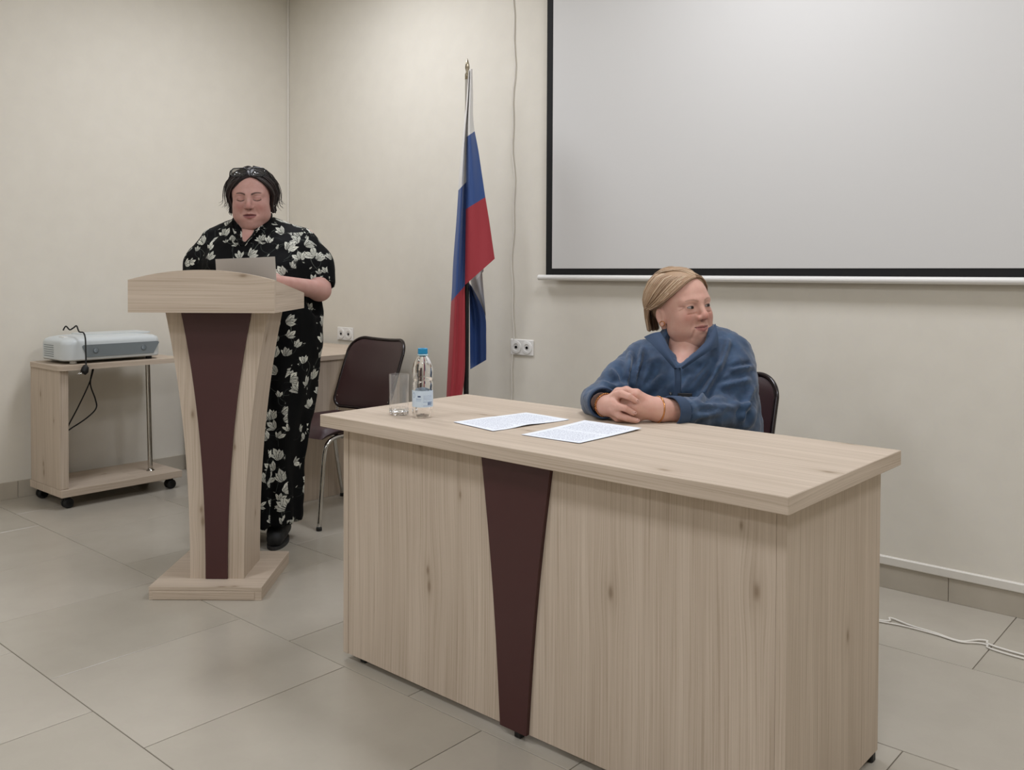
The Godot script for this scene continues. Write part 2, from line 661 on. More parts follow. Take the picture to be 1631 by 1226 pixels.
func build_desk() -> void:
	var L := 1.459
	var Wd := 0.631
	var d := thing("desk", "light oak desk with a tapering maroon inlay in its front", "desk", Vector3(2.7744, 0, 1.2164), -0.0058)
	put(box(Vector3(L / 2, 0.732, Wd / 2), Vector3(L, 0.036, Wd), 0.0015, 0, Vector2(0.1, 0.1)), "tabletop", M.oak, d)
	var zf := Wd - 0.0704
	var hb := 0.712
	var y0 := 0.022
	put(box(Vector3(0.0233 + 0.011, (hb + y0) / 2, (0.037 + zf) / 2), Vector3(0.022, hb - y0 + 0.002, zf - 0.037), 0.001, 1, Vector2(0.1, 0.5)), "side_panel", M.oak, d)
	put(box(Vector3(L - 0.0343 - 0.011, (hb + y0) / 2, (0.037 + zf) / 2), Vector3(0.022, hb - y0 + 0.002, zf - 0.037), 0.001, 1, Vector2(0.45, 0.9)), "side_panel", M.oak, d)
	# front panels left and right of the tapered inlay
	var il := func(y: float) -> float:
		var t := (y - y0) / (hb - y0)
		return lerpf(0.6705, 0.600, t) + 0.008 * sin(t * PI)
	var ir := func(y: float) -> float:
		var t := (y - y0) / (hb - y0)
		return lerpf(0.759, 0.833, t) - 0.009 * sin(t * PI)
	var left := PackedVector2Array([Vector2(0.0465, y0), Vector2(0.0465, hb)])
	var right := PackedVector2Array([Vector2(L - 0.0573, hb), Vector2(L - 0.0573, y0)])
	var wedge := PackedVector2Array()
	var wr := PackedVector2Array()
	for i in 15:
		var y := lerpf(hb, y0, i / 14.0)
		left.append(Vector2(il.call(y), y))
		wedge.append(Vector2(il.call(y) + 0.0008, y))
	for i in 15:
		var y := lerpf(y0, hb, i / 14.0)
		right.append(Vector2(ir.call(y), y))
		wedge.append(Vector2(ir.call(y) - 0.0008, y))
	put(extrude(left, zf - 0.018, zf - 0.002, Vector2(0.0, 0.15)), "front_panel", M.oak, d)
	put(extrude(right, zf - 0.018, zf - 0.002, Vector2(0.1, 1.0)), "front_panel", M.oak, d)
	put(extrude(wedge, zf - 0.016, zf + 0.009), "inlay", M.maroon, d)
	for p in [Vector2(0.09, zf - 0.03), Vector2(0.72, zf - 0.012), Vector2(L - 0.045, 0.06), Vector2(L - 0.045, zf - 0.05), Vector2(0.034, 0.07)]:
		put(box(Vector3(p.x, 0.0115, p.y), Vector3(0.022, 0.023, 0.022), 0.003), "glide", M.black, d)

const BX := 0.015

func lectern_half(y: float, y0: float, y1: float) -> float:
	var t := (y - y0) / (y1 - y0)
	return 0.099 + 0.090 * pow(clampf(t, 0.0, 1.0), 2.25)

func build_lectern() -> void:
	var d := thing("lectern", "light oak lectern with curved sides and a maroon centre inlay", "lectern", Vector3(2.0457, 0, 1.8024), 0.726)
	# base plate: top board, front plinth strip and frame
	put(box(Vector3(0, 0.0415, -0.2114), Vector3(0.4055, 0.014, 0.4228), 0.001, 0, Vector2(0.4, 0.4)), "base_board", M.oak, d)
	put(box(Vector3(0, 0.0172, -0.2114), Vector3(0.4035, 0.0344, 0.4208), 0.001, 0, Vector2(0.3, 1.2)), "plinth", M.oak, d)
	put(box(Vector3(-0.006, 0.0172, 0.0), Vector3(0.365, 0.028, 0.003), 0.001, 0, Vector2(0.2, 0.7)), "plinth_strip", M.oak, d)
	var y0 := 0.0485
	var y1 := 1.03
	var zf := -0.090
	var zb := -0.315
	# curved body: front panel and two bent side walls
	var poly := PackedVector2Array()
	var n := 22
	for i in n + 1:
		var y := lerpf(y0, y1, float(i) / n)
		poly.append(Vector2(lectern_half(y, y0, y1), y))
	for i in n + 1:
		var y := lerpf(y1, y0, float(i) / n)
		poly.append(Vector2(-lectern_half(y, y0, y1), y))
	put(extrude(poly, zf - 0.02, zf, Vector2(0.45, 0.2)), "front_panel", M.oak, d, Vector3(BX, 0, 0))
	for s in [-1.0, 1.0]:
		var wall := PackedVector2Array()
		for i in n + 1:
			var y := lerpf(y0, y1, float(i) / n)
			wall.append(Vector2(s * (lectern_half(y, y0, y1) - 0.001), y))
		for i in n + 1:
			var y := lerpf(y1, y0, float(i) / n)
			wall.append(Vector2(s * (lectern_half(y, y0, y1) - 0.019), y))
		put(extrude(wall, zb, zf - 0.0205, Vector2(0.3, 0.6)), "side_panel", M.oak, d, Vector3(BX, 0, 0))
	put(box(Vector3(0, 0.45, zb + 0.14), Vector3(0.165, 0.016, 0.15), 0.001, 0), "shelf", M.oak, d)
	# maroon inlay, narrow at the foot, wide at the top
	var inlay := PackedVector2Array()
	for i in n + 1:
		var y := lerpf(y0 + 0.001, y1, float(i) / n)
		var t := float(i) / n
		inlay.append(Vector2(0.040 + 0.089 * pow(t, 2.25), y))
	for i in n + 1:
		var t := 1.0 - float(i) / n
		inlay.append(Vector2(-(0.040 + 0.089 * pow(t, 2.25)), lerpf(y1, y0 + 0.001, float(i) / n)))
	put(extrude(inlay, zf + 0.0004, zf + 0.008), "inlay", M.maroon, d, Vector3(BX, 0, 0))
	# head: arched front board, two sloping sides, a back rail and the reading board
	var w := 0.5159
	var yb := 1.03
	var fr := PackedVector2Array([Vector2(-w / 2, yb), Vector2(w / 2, yb)])
	for i in 21:
		var u := 1.0 - 2.0 * i / 20.0
		fr.append(Vector2(u * w / 2, yb + 0.115 + 0.036 * (1.0 - u * u)))
	var fb := mb()
	var fr_uv := extrude_rotated(fr, 0.0185, 0.0385, Vector2(0.2, 0.5))
	put(fr_uv, "front_board", M.oak, d)
	for s in [-1.0, 1.0]:
		var sd := mb()
		var q := PackedVector2Array([Vector2(0.018, yb), Vector2(0.018, yb + 0.114), Vector2(-0.4448, yb + 0.0615), Vector2(-0.4448, yb)])
		# side boards lie in the y-z plane
		var idx := Geometry2D.triangulate_polygon(q)
		for xx in [s * w / 2, s * (w / 2 - 0.018)]:
			var nn := Vector3(s if absf(xx) > w / 2 - 0.001 else -s, 0, 0)
			for t in range(0, idx.size(), 3):
				var v := []
				for k in 3:
					v.append(q[idx[t + k]])
				tri(sd, Vector3(xx, v[0].y, v[0].x), Vector3(xx, v[1].y, v[1].x), Vector3(xx, v[2].y, v[2].x), nn, Vector2(v[0].y - 0.6, v[0].x * 0.5 + 0.6), Vector2(v[1].y - 0.6, v[1].x * 0.5 + 0.6), Vector2(v[2].y - 0.6, v[2].x * 0.5 + 0.6))
		for i in 4:
			var a := q[i]
			var b := q[(i + 1) % 4]
			var mid := (a + b) / 2 - Vector2(-0.2, yb + 0.05)
			quad(sd, Vector3(s * w / 2, a.y, a.x), Vector3(s * w / 2, b.y, b.x), Vector3(s * (w / 2 - 0.018), b.y, b.x), Vector3(s * (w / 2 - 0.018), a.y, a.x), Vector3(0, mid.y, mid.x), Vector2(0.1, a.x * 0.5 + 0.6), Vector2(0.1, b.x * 0.5 + 0.6), Vector2(0.12, b.x * 0.5 + 0.6), Vector2(0.12, a.x * 0.5 + 0.6))
		put(sd.commit(), "side_board", M.oak, d)
	put(box(Vector3(0, yb + 0.009, -0.2135), Vector3(w - 0.037, 0.018, 0.4625), 0.001, 0), "bottom_board", M.oak, d)
	var rb := put(box(Vector3.ZERO, Vector3(w - 0.037, 0.016, 0.455), 0.001, 0, Vector2(0.3, 0.3)), "reading_board", M.oak, d, Vector3(0, yb + 0.071, -0.212))
	rb.rotation.x = -0.105

# as extrude, but the grain runs along x
func extrude_rotated(poly: PackedVector2Array, z0: float, z1: float, off: Vector2) -> ArrayMesh:
	var st := mb()
	var q := PackedVector2Array()
	for p in poly:
		q.append(Vector2(p.y, -p.x))
	extrude_into(st, q, z0, z1, off + Vector2(-1.0, 0.5))
	var m := st.commit()
	var o := mb()
	o.append_from(m, 0, Transform3D(Basis(Vector3.BACK, PI / 2), Vector3.ZERO))
	return o.commit()

func build_cart() -> void:
	# open side trolley on castors: end panel, top, bottom shelf, chrome post
	var d := thing("projector_cart", "small open light oak trolley on black castors against the wall", "cart", Vector3(0.4348, 0, 1.6358), 0.0124)
	var w := 0.375
	var len := 0.665
	var rr := rounded_rect(w, len, 0.035, 5)
	var top := mb()
	extrude_into(top, rr, 0.0, 0.024, Vector2(0.5, 0.5))
	var o := put(top.commit(), "top_board", M.oak, d, Vector3(-w / 2 + 0.012, 0.686, -len / 2 + 0.012))
	o.rotation.x = -PI / 2
	put(box(Vector3(-w / 2, 0.392, -0.0215), Vector3(w - 0.03, 0.588, 0.043), 0.002, 1, Vector2(0.6, 0.3)), "end_panel", M.oak, d)
	put(box(Vector3(-w / 2, 0.0785, -len / 2 + 0.01), Vector3(w, 0.037, len - 0.02), 0.002, 2, Vector2(0.2, 0.4)), "bottom_shelf", M.oak, d)
	var st := mb()
	var f := Vector3(-0.12, 0.097, -0.525)
	var g := Vector3(-0.12, 0.686, -0.51)
	tube_into(st, [f, g], [0.0125], 16)
	put(st.commit(), "post", M.chrome, d)
	put(lathe([[0.0, 0.0], [0.021, 0.0], [0.021, 0.003], [0.0135, 0.008], [0.0135, 0.014]], 20), "post_flange", M.chrome, d, f)
	for p in [Vector2(-0.04, -0.045), Vector2(-0.04, -len + 0.07), Vector2(-w + 0.04, -0.045), Vector2(-w + 0.04, -len + 0.07)]:
		var c := mb()
		for s in [-1.0, 1.0]:
			lathe_into(c, [[0.0, 0.012], [0.018, 0.012], [0.024, 0.009], [0.0255, 0.004], [0.0255, -0.004], [0.024, -0.008], [0.0, -0.009]], 20, Vector3(p.x + s * 0.012, 0.0256, p.y), Basis(Vector3.BACK, -PI / 2 * s))
		box_into(c, Vector3(p.x, 0.046, p.y), Vector3(0.018, 0.03, 0.03), 0.004)
		put(c.commit(), "castor", M.rubber, d)

func build_projector() -> void:
	# ultra-short-throw projector: a wide white case with a grey front panel, long side along the wall
	var d := thing("projector", "white projector with a grey front panel lying on the trolley", "projector", Vector3(0.245, 0.7105, 1.345), PI / 2 + 0.0124)
	# local x runs along the case (towards -z of the room), local z faces the room
	var L := 0.52
	var D := 0.30
	var H := 0.118
	# body: rounded in plan, low dome on top
	var rings := []
	var prof := [[0.985, 0.016], [1.0, 0.024], [1.0, 0.094], [0.992, 0.107], [0.965, 0.118], [0.90, 0.126], [0.75, 0.133], [0.5, 0.138], [0.2, 0.140], [0.002, 0.140]]
	var pl := rounded_rect(L, D, 0.06, 8)
	var first := PackedVector3Array()
	for p in pl:
		first.append(Vector3(p.x * 0.002, 0.016, p.y * 0.002))
	rings.append(first)
	for q in prof:
		var row := PackedVector3Array()
		for p in pl:
			var k: float = q[0]
			var lx: float = p.x * k
			var lz: float = p.y * k
			row.append(Vector3(lx, q[1], lz))
		rings.append(row)
	var st := mb()
	grid_into(st, rings, true, false)
	put(st.commit(), "case", M.proj_white, d)
	# grey trapezoid panel on the long side
	var pan := PackedVector2Array([Vector2(-0.150, 0.032), Vector2(0.205, 0.032), Vector2(0.238, 0.088), Vector2(0.230, 0.094), Vector2(-0.165, 0.094), Vector2(-0.173, 0.088)])
	put(extrude(pan, D / 2 - 0.004, D / 2 + 0.004), "front_panel", M.proj_grey, d)
	var dark := mat(Color(0.36, 0.39, 0.40), 0.35)
	for x in [-0.105, 0.150]:
		put(lathe([[0.0, 0.003], [0.014, 0.003], [0.016, 0.0]], 20), "round_window", dark, d, Vector3(x, 0.064, D / 2 + 0.0035), Vector3(PI / 2, 0, 0))
	# raised top cover with a seam
	var cov := mb()
	var rc := rounded_rect(0.36, 0.19, 0.03, 5)
	extrude_into(cov, rc, 0.0, 0.006)
	put(cov.commit(), "top_cover", M.proj_white, d, Vector3(0.06, 0.135, -0.02), Vector3(-PI / 2, 0, 0))
	put(box(Vector3(-0.195, 0.130, 0.02), Vector3(0.05, 0.006, 0.06), 0.002), "button_pad", M.white, d)
	# slatted vent on the short end
	for k in 6:
		put(box(Vector3(-L / 2 - 0.0005, 0.035 + k * 0.011, -0.03), Vector3(0.003, 0.0035, 0.11), 0.0005), "vent_slat", M.proj_grey, d)
	for p in [Vector2(-0.2, 0.11), Vector2(0.2, 0.11), Vector2(-0.2, -0.11), Vector2(0.2, -0.11)]:
		put(lathe([[0.0, 0.0], [0.016, 0.0], [0.017, 0.004], [0.015, 0.018], [0.0, 0.018]], 16), "foot", M.white if p.x < 0 else M.black, d, Vector3(p.x, 0, p.y))
	# black power cable: loops on the case, hangs over the trolley's edge with its plug, and swings below the top board
	var inv := d.global_transform.affine_inverse()
	var path := []
	for q in [[100.5, 526, 0.245, 0], [105, 519.5, 0.25, 0], [111, 525, 0.29, 0], [117, 522, 0.32, 0], [122, 519, 0.35, 0], [126, 528, 0.395, 0], [133, 530, 0.425, 0], [136, 540, 0.447, 0], [136.5, 560, 0.455, 0], [137, 575, 0.462, 0], [137, 583, 0.466, 0]]:
		path.append(inv * at_x(q[0], q[1], q[2]))
	put(tube(curve(path, 60), 0.0037, 8), "power_cable", M.rubber, d)
	var pc: Vector3 = inv * at_x(136, 587, 0.466)
	var pm := mb()
	tube_into(pm, [Vector3(0, 0.02, 0), Vector3(0, 0.006, 0), Vector3(-0.004, -0.012, 0), Vector3(-0.012, -0.02, 0)], [0.006, 0.0165, 0.019, 0.016], 14)
	var plug := put(pm.commit(), "plug", M.rubber, d, pc)
	for z in [-0.008, 0.008]:
		var pin := mb()
		tube_into(pin, [Vector3(-0.02, -0.02, z), Vector3(-0.036, -0.024, z)], [0.0024], 8)
		put(pin.commit(), "pin", M.chrome, plug)
	var p2 := []
	for q in [[150, 583, 0.30], [143, 608, 0.30], [126, 645, 0.31], [106.5, 683.5, 0.32], [118, 679, 0.31], [140, 664, 0.31], [153, 650, 0.30], [152, 636, 0.30], [144, 612, 0.30], [147, 590, 0.30], [149, 583.0, 0.295]]:
		p2.append(at_x(q[0], q[1], q[2]))
	var hc := put(tube(curve(p2, 70), 0.0036, 8), "hanging_cable", M.rubber, self)
	tag(hc, "black cable hanging in a loop under the trolley's top board", "cable")

func at_x(px: float, py: float, x: float) -> Vector3:
	var d := ray(px, py)
	return EYE + d * ((x - EYE.x) / d.x)

func build_side_table() -> void:
	var d := thing("side_table", "plain light oak table against the wall behind the standing speaker", "table", Vector3(0.08, 0, 0.06))
	var L := 1.10
	var Wd := 0.71
	put(box(Vector3(L / 2, 0.729, Wd / 2), Vector3(L, 0.026, Wd), 0.0015, 0, Vector2(0.2, 0.6)), "tabletop", M.oak, d)
	for x in [0.02, L - 0.022]:
		put(box(Vector3(x, 0.358, Wd / 2), Vector3(0.018, 0.715, Wd - 0.03), 0.001, 1, Vector2(0.15, 0.4)), "side_panel", M.oak, d)
	put(box(Vector3(L / 2, 0.54, 0.05), Vector3(L - 0.065, 0.35, 0.016), 0.001, 0, Vector2(0.3, 0.1)), "back_panel", M.oak, d)

# office chair with chrome tube legs and a maroon mesh back; origin on the floor under the seat, faces +z
func make_chair(label: String) -> Node3D:
	var d := thing("chair", label, "chair", Vector3.ZERO, 0.0, "maroon chairs with chrome legs")
	# seat: a padded cushion, front edge rolled down
	var rows := []
	var n := 16
	var mcol := 20
	for side in [1.0, -1.0]:
		for i in n + 1:
			var t := float(i) / n
			if side < 0:
				t = 1.0 - t
			var row := PackedVector3Array()
			for j in mcol + 1:
				var u := 2.0 * j / mcol - 1.0
				var v := 2.0 * t - 1.0
				var x := 0.225 * u * sqrt(1.0 - 0.30 * v * v * u * u * 0.5)
				var z := 0.02 + 0.225 * v * sqrt(1.0 - 0.30 * u * u * v * v * 0.5)
				var edge := pow(maxf(absf(u), absf(v)), 6.0)
				var y: float = 0.446 + side * (0.026 * sqrt(maxf(0.0, 1.0 - edge)))
				y -= 0.035 * pow(maxf(0.0, v), 4.0)
				y -= 0.008 * (1.0 - u * u) * (1.0 - v * v)
				row.append(Vector3(x, y, z))
			rows.append(row)
	var st := mb()
	grid_into(st, rows, false, false)
	put(st.commit(), "seat", M.upholstery, d)
	# backrest: a padded curved shell with round corners, dipped in the middle of its top edge, leaning back
	var half := 0.212
	var edge_y := func(x: float, top: bool) -> float:
		var r: float = 0.085 if top else 0.05
		var o: float = maxf(0.0, absf(x) - (half - r))
		var drop: float = r - sqrt(maxf(0.0, r * r - o * o))
		return (0.842 - 0.014 * (1.0 - pow(x / half, 2.0)) - drop) if top else (0.485 + drop)
	var lean := func(x: float, y: float) -> float:
		var t := (y - 0.485) / 0.357
		return -0.205 - 0.115 * t - 0.02 * t * t + 0.9 * x * x
	var bs := []
	for side in [1.0, -1.0]:
		for i in n + 1:
			var t := float(i) / n
			if side < 0:
				t = 1.0 - t
			var row := PackedVector3Array()
			for j in mcol + 1:
				var u := sin((2.0 * j / mcol - 1.0) * PI / 2)
				var x := half * u
				var y := lerpf(edge_y.call(x, false), edge_y.call(x, true), t)
				var edge := pow(maxf(absf(u), absf(2.0 * t - 1.0)), 8.0)
				row.append(Vector3(x, y, lean.call(x, y) + side * 0.009 * sqrt(maxf(0.0, 1.0 - edge))))
			bs.append(row)
	var sb := mb()
	grid_into(sb, bs, false, true)
	put(sb.commit(), "backrest", M.mesh_back, d)
	# rolled rim round the backrest
	var rim := []
	for k in 61:
		var x := half * sin((k / 30.0 - 1.0) * PI / 2) * 0.999
		var y: float = edge_y.call(x, true)
		rim.append(Vector3(x, y, lean.call(x, y)))
	for k in 61:
		var x := -half * sin((k / 30.0 - 1.0) * PI / 2) * 0.999
		var y: float = edge_y.call(x, false)
		rim.append(Vector3(x, y, lean.call(x, y)))
	rim.append(rim[0])
	var rs := mb()
	tube_into(rs, rim, [0.0085], 10)
	put(rs.commit(), "back_rim", M.rim_gloss, d)
	# chrome side frames: front leg, bend under the seat, rear leg
	for s in [-1.0, 1.0]:
		var fl := mb()
		tube_into(fl, curve([Vector3(s * 0.215, 0.012, 0.245), Vector3(s * 0.210, 0.20, 0.225), Vector3(s * 0.205, 0.34, 0.208), Vector3(s * 0.203, 0.39, 0.185), Vector3(s * 0.202, 0.412, 0.13), Vector3(s * 0.202, 0.416, 0.02)], 26), [0.0105], 10)
		var a := put(fl.commit(), "leg", M.chrome, d)
		put(lathe([[0.0, 0.0], [0.013, 0.0], [0.0135, 0.012], [0.011, 0.018], [0.0, 0.018]], 14), "rubber_foot", M.rubber, a, Vector3(s * 0.215, 0, 0.245))
		var rl := mb()
		tube_into(rl, curve([Vector3(s * 0.218, 0.012, -0.235), Vector3(s * 0.211, 0.20, -0.195), Vector3(s * 0.206, 0.36, -0.165), Vector3(s * 0.203, 0.405, -0.145), Vector3(s * 0.202, 0.416, -0.09), Vector3(s * 0.202, 0.416, 0.02)], 26), [0.0105], 10)
		var b := put(rl.commit(), "leg", M.chrome, d)
		put(lathe([[0.0, 0.0], [0.013, 0.0], [0.0135, 0.012], [0.011, 0.018], [0.0, 0.018]], 14), "rubber_foot", M.rubber, b, Vector3(s * 0.218, 0, -0.235))
		var bp := mb()
		tube_into(bp, curve([Vector3(s * 0.196, 0.412, -0.10), Vector3(s * 0.197, 0.42, -0.17), Vector3(s * 0.199, 0.46, -0.182), Vector3(s * 0.199, 0.54, -0.19)], 14), [0.009], 10)
		put(bp.commit(), "back_support", M.chrome, d)
	put(tube([Vector3(-0.2, 0.408, 0.10), Vector3(0.2, 0.408, 0.10)], 0.009), "cross_tube", M.chrome, d)
	return d

func build_chairs() -> void:
	var rim := mat(Color(0.10, 0.045, 0.05), 0.22)
	M.rim_gloss = rim
	# woven mesh: fine pale specks where the weave lets the wall through
	var im := Image.create(64, 64, false, Image.FORMAT_RGB8)
	for y in 64:
		for x in 64:
			var open := (x % 8 < 3) and (y % 8 < 3)
			var open2 := ((x + 4) % 8 < 3) and ((y + 4) % 8 < 3)
			im.set_pixel(x, y, Color(0.30, 0.20, 0.205) if (open or open2) else Color(0.165, 0.068, 0.078))
	var mb_ := mat(Color(1, 1, 1), 0.38)
	mb_.albedo_texture = ImageTexture.create_from_image(im)
	triplanar(mb_, 22.0)
	M.mesh_back = mb_
	var c := make_chair("empty maroon chair with chrome legs beside the oak side table")
	c.position = Vector3(1.42, 0, 0.745)
	var e = c.duplicate()
	e.name = numbered("chair")
	add_child(e)
	e.set_meta("label", "maroon mesh-back chair under the seated woman in the blue shirt")
	e.position = Vector3(3.474, 0, 0.945)
	e.rotation.y = 0.1

# ---------------------------------------------------------------- the flag

# one band of cloth between two edge polylines given in pixels, hung at the pole's depth with folds in depth
func cloth_band(st: SurfaceTool, le: Array, re: Array, d0: float, fold: Callable, col: Color, nu := 14, nv := 20) -> void:
	var L := curve(le, nv)
	var R := curve(re, nv)
	var pts := []
	var cs := []
	for i in nv:
		var row := PackedVector3Array()
		var cr := []
		for j in nu:
			var u := float(j) / (nu - 1)
			var p: Vector2 = L[i].lerp(R[i], u)
			row.append(at_depth(p.x, p.y, d0 + fold.call(u, float(i) / (nv - 1), p)))
			cr.append(col)
		pts.append(row)
		cs.append(cr)
	grid_into(st, pts, false, true, cs)

func build_flag() -> void:
	var base := Vector3(1.955, 0, 0.36)
	var d := thing("flag_on_stand", "white, blue and red flag hanging folded on a tall black pole stand", "flag", base)
	var depth := (base + Vector3(0, 1.2, 0) - EYE).dot(EYE_F)
	put(lathe([[0.0, 0.0], [0.15, 0.0], [0.155, 0.006], [0.15, 0.014], [0.05, 0.03], [0.022, 0.05], [0.02, 0.12], [0.0, 0.12]], 36), "foot", M.black, d)
	put(lathe([[0.0, 0.04], [0.0125, 0.04], [0.0125, 1.30], [0.0, 1.30]], 18), "pole", M.black, d)
	put(lathe([[0.0, 1.28], [0.0105, 1.28], [0.0105, 2.11], [0.0, 2.11]], 18), "upper_pole", mat(Color(0.66, 0.64, 0.60), 0.4, 0.6), d)
	put(lathe([[0.0, 2.10], [0.0115, 2.10], [0.0115, 2.125], [0.006, 2.135], [0.011, 2.155], [0.0095, 2.172], [0.004, 2.192], [0.0, 2.20]], 18), "finial", mat(Color(0.62, 0.58, 0.50), 0.25, 1.0), d)
	var W := Color(0.72, 0.70, 0.67)
	var B := Color(0.030, 0.075, 0.245)
	var R := Color(0.36, 0.028, 0.042)
	var v := func(x: float, y: float) -> Vector2: return Vector2(x, y)
	var st := mb()
	# pixel edges (x, y): left hanging fold, from the finial down to its red point
	var fl := func(u: float, t: float, p: Vector2) -> float: return -0.055 * sin(u * PI) + 0.02 * sin(u * 9.0 + p.y * 0.004) - 0.02
	cloth_band(st, [v.call(746, 112), v.call(742, 160), v.call(737, 220), v.call(731, 285), v.call(730, 303)], [v.call(749, 112), v.call(748, 160), v.call(745, 200), v.call(743.5, 260), v.call(742.5, 290)], depth, fl, W)
	cloth_band(st, [v.call(730, 303), v.call(727, 350), v.call(722, 415), v.call(720, 458), v.call(718.5, 480)], [v.call(742.5, 290), v.call(742, 340), v.call(741.5, 400), v.call(741, 440), v.call(740.5, 455)], depth, fl, B)
	cloth_band(st, [v.call(718.5, 480), v.call(716, 530), v.call(713, 590), v.call(711, 632)], [v.call(740.5, 455), v.call(741, 520), v.call(740.5, 590), v.call(736, 632)], depth, fl, R)
	# right fold in front of the pole
	var fr := func(u: float, t: float, p: Vector2) -> float: return -0.03 - 0.075 * sin((0.15 + 0.85 * u) * PI) + 0.012 * sin(u * 7.0 + p.y * 0.01)
	cloth_band(st, [v.call(748, 110), v.call(746, 150), v.call(744, 190), v.call(743.2, 218)], [v.call(752.5, 110), v.call(753.5, 150), v.call(753.5, 185), v.call(756, 209)], depth, fr, W)
	cloth_band(st, [v.call(743.2, 218), v.call(742.8, 260), v.call(742.5, 300), v.call(742, 333)], [v.call(756, 209), v.call(762, 240), v.call(768, 280), v.call(773, 314)], depth, fr, B)
	cloth_band(st, [v.call(742, 333), v.call(741.5, 380), v.call(741, 420), v.call(740.5, 454)], [v.call(773, 314), v.call(779, 350), v.call(784, 385), v.call(788, 412)], depth, fr, R)
	# rear fold: pale and blue, hanging behind the pole
	var fb := func(u: float, t: float, p: Vector2) -> float: return 0.03 + 0.05 * sin(u * PI * 1.4)
	cloth_band(st, [v.call(745, 430), v.call(749, 444), v.call(751, 456)], [v.call(770, 425), v.call(770, 432), v.call(768, 434)], depth, fb, W, 10, 8)
	cloth_band(st, [v.call(751, 456), v.call(757, 475), v.call(766, 490), v.call(772, 500)], [v.call(768, 434), v.call(770, 460), v.call(772, 480), v.call(774, 505)], depth, fb, W, 10, 8)
	cloth_band(st, [v.call(747, 450), v.call(748, 500), v.call(748.5, 550), v.call(749, 588)], [v.call(752, 457), v.call(772, 499), v.call(774.5, 540), v.call(774.5, 573)], depth, fb, B)
	var m := put(st.commit(), "cloth", M.flag, d)
	m.transform = d.global_transform.affine_inverse()

# ---------------------------------------------------------------- things on the desk

func sheet_image(sd: int) -> ImageTexture:
	var w := 210
	var h := 297
	var im := Image.create(w, h, false, Image.FORMAT_RGB8)
	im.fill(Color(0.90, 0.915, 0.94))
	var rng := RandomNumberGenerator.new()
	rng.seed = sd
	var y := 18
	while y < h - 20:
		var x := 18 + (rng.randi() % 6)
		var stop := w - 16 - (rng.randi() % 50 if rng.randf() < 0.25 else rng.randi() % 8)
		if rng.randf() < 0.06:
			y += 5
			continue
		while x < stop:
			var len := 4 + rng.randi() % 14
			for i in mini(len, stop - x):
				if rng.randf() < 0.72:
					im.set_pixel(x + i, y, Color(0.45, 0.47, 0.55))
				if rng.randf() < 0.45:
					im.set_pixel(x + i, y + 1, Color(0.6, 0.62, 0.68))
			x += len + 3
		y += 5
	return ImageTexture.create_from_image(im)

func paper_into(st: SurfaceTool, c: Array, y: float, curl: Callable) -> void:
	var n := 14
	for s in [0.0, 0.0006]:
		var pts := []
		var uv := []
		for i in n + 1:
			var row := PackedVector3Array()
			var ur := []
			for j in n + 1:
				var u := float(j) / n
				var v := float(i) / n
				var p: Vector3 = c[0].lerp(c[1], u).lerp(c[3].lerp(c[2], u), v)
				p.y = y + s + curl.call(u, v)
				row.append(p)
				ur.append(Vector2(u, v))
			pts.append(row)
			uv.append(ur)
		grid_into(st, pts, false, s > 0.0, null, uv)

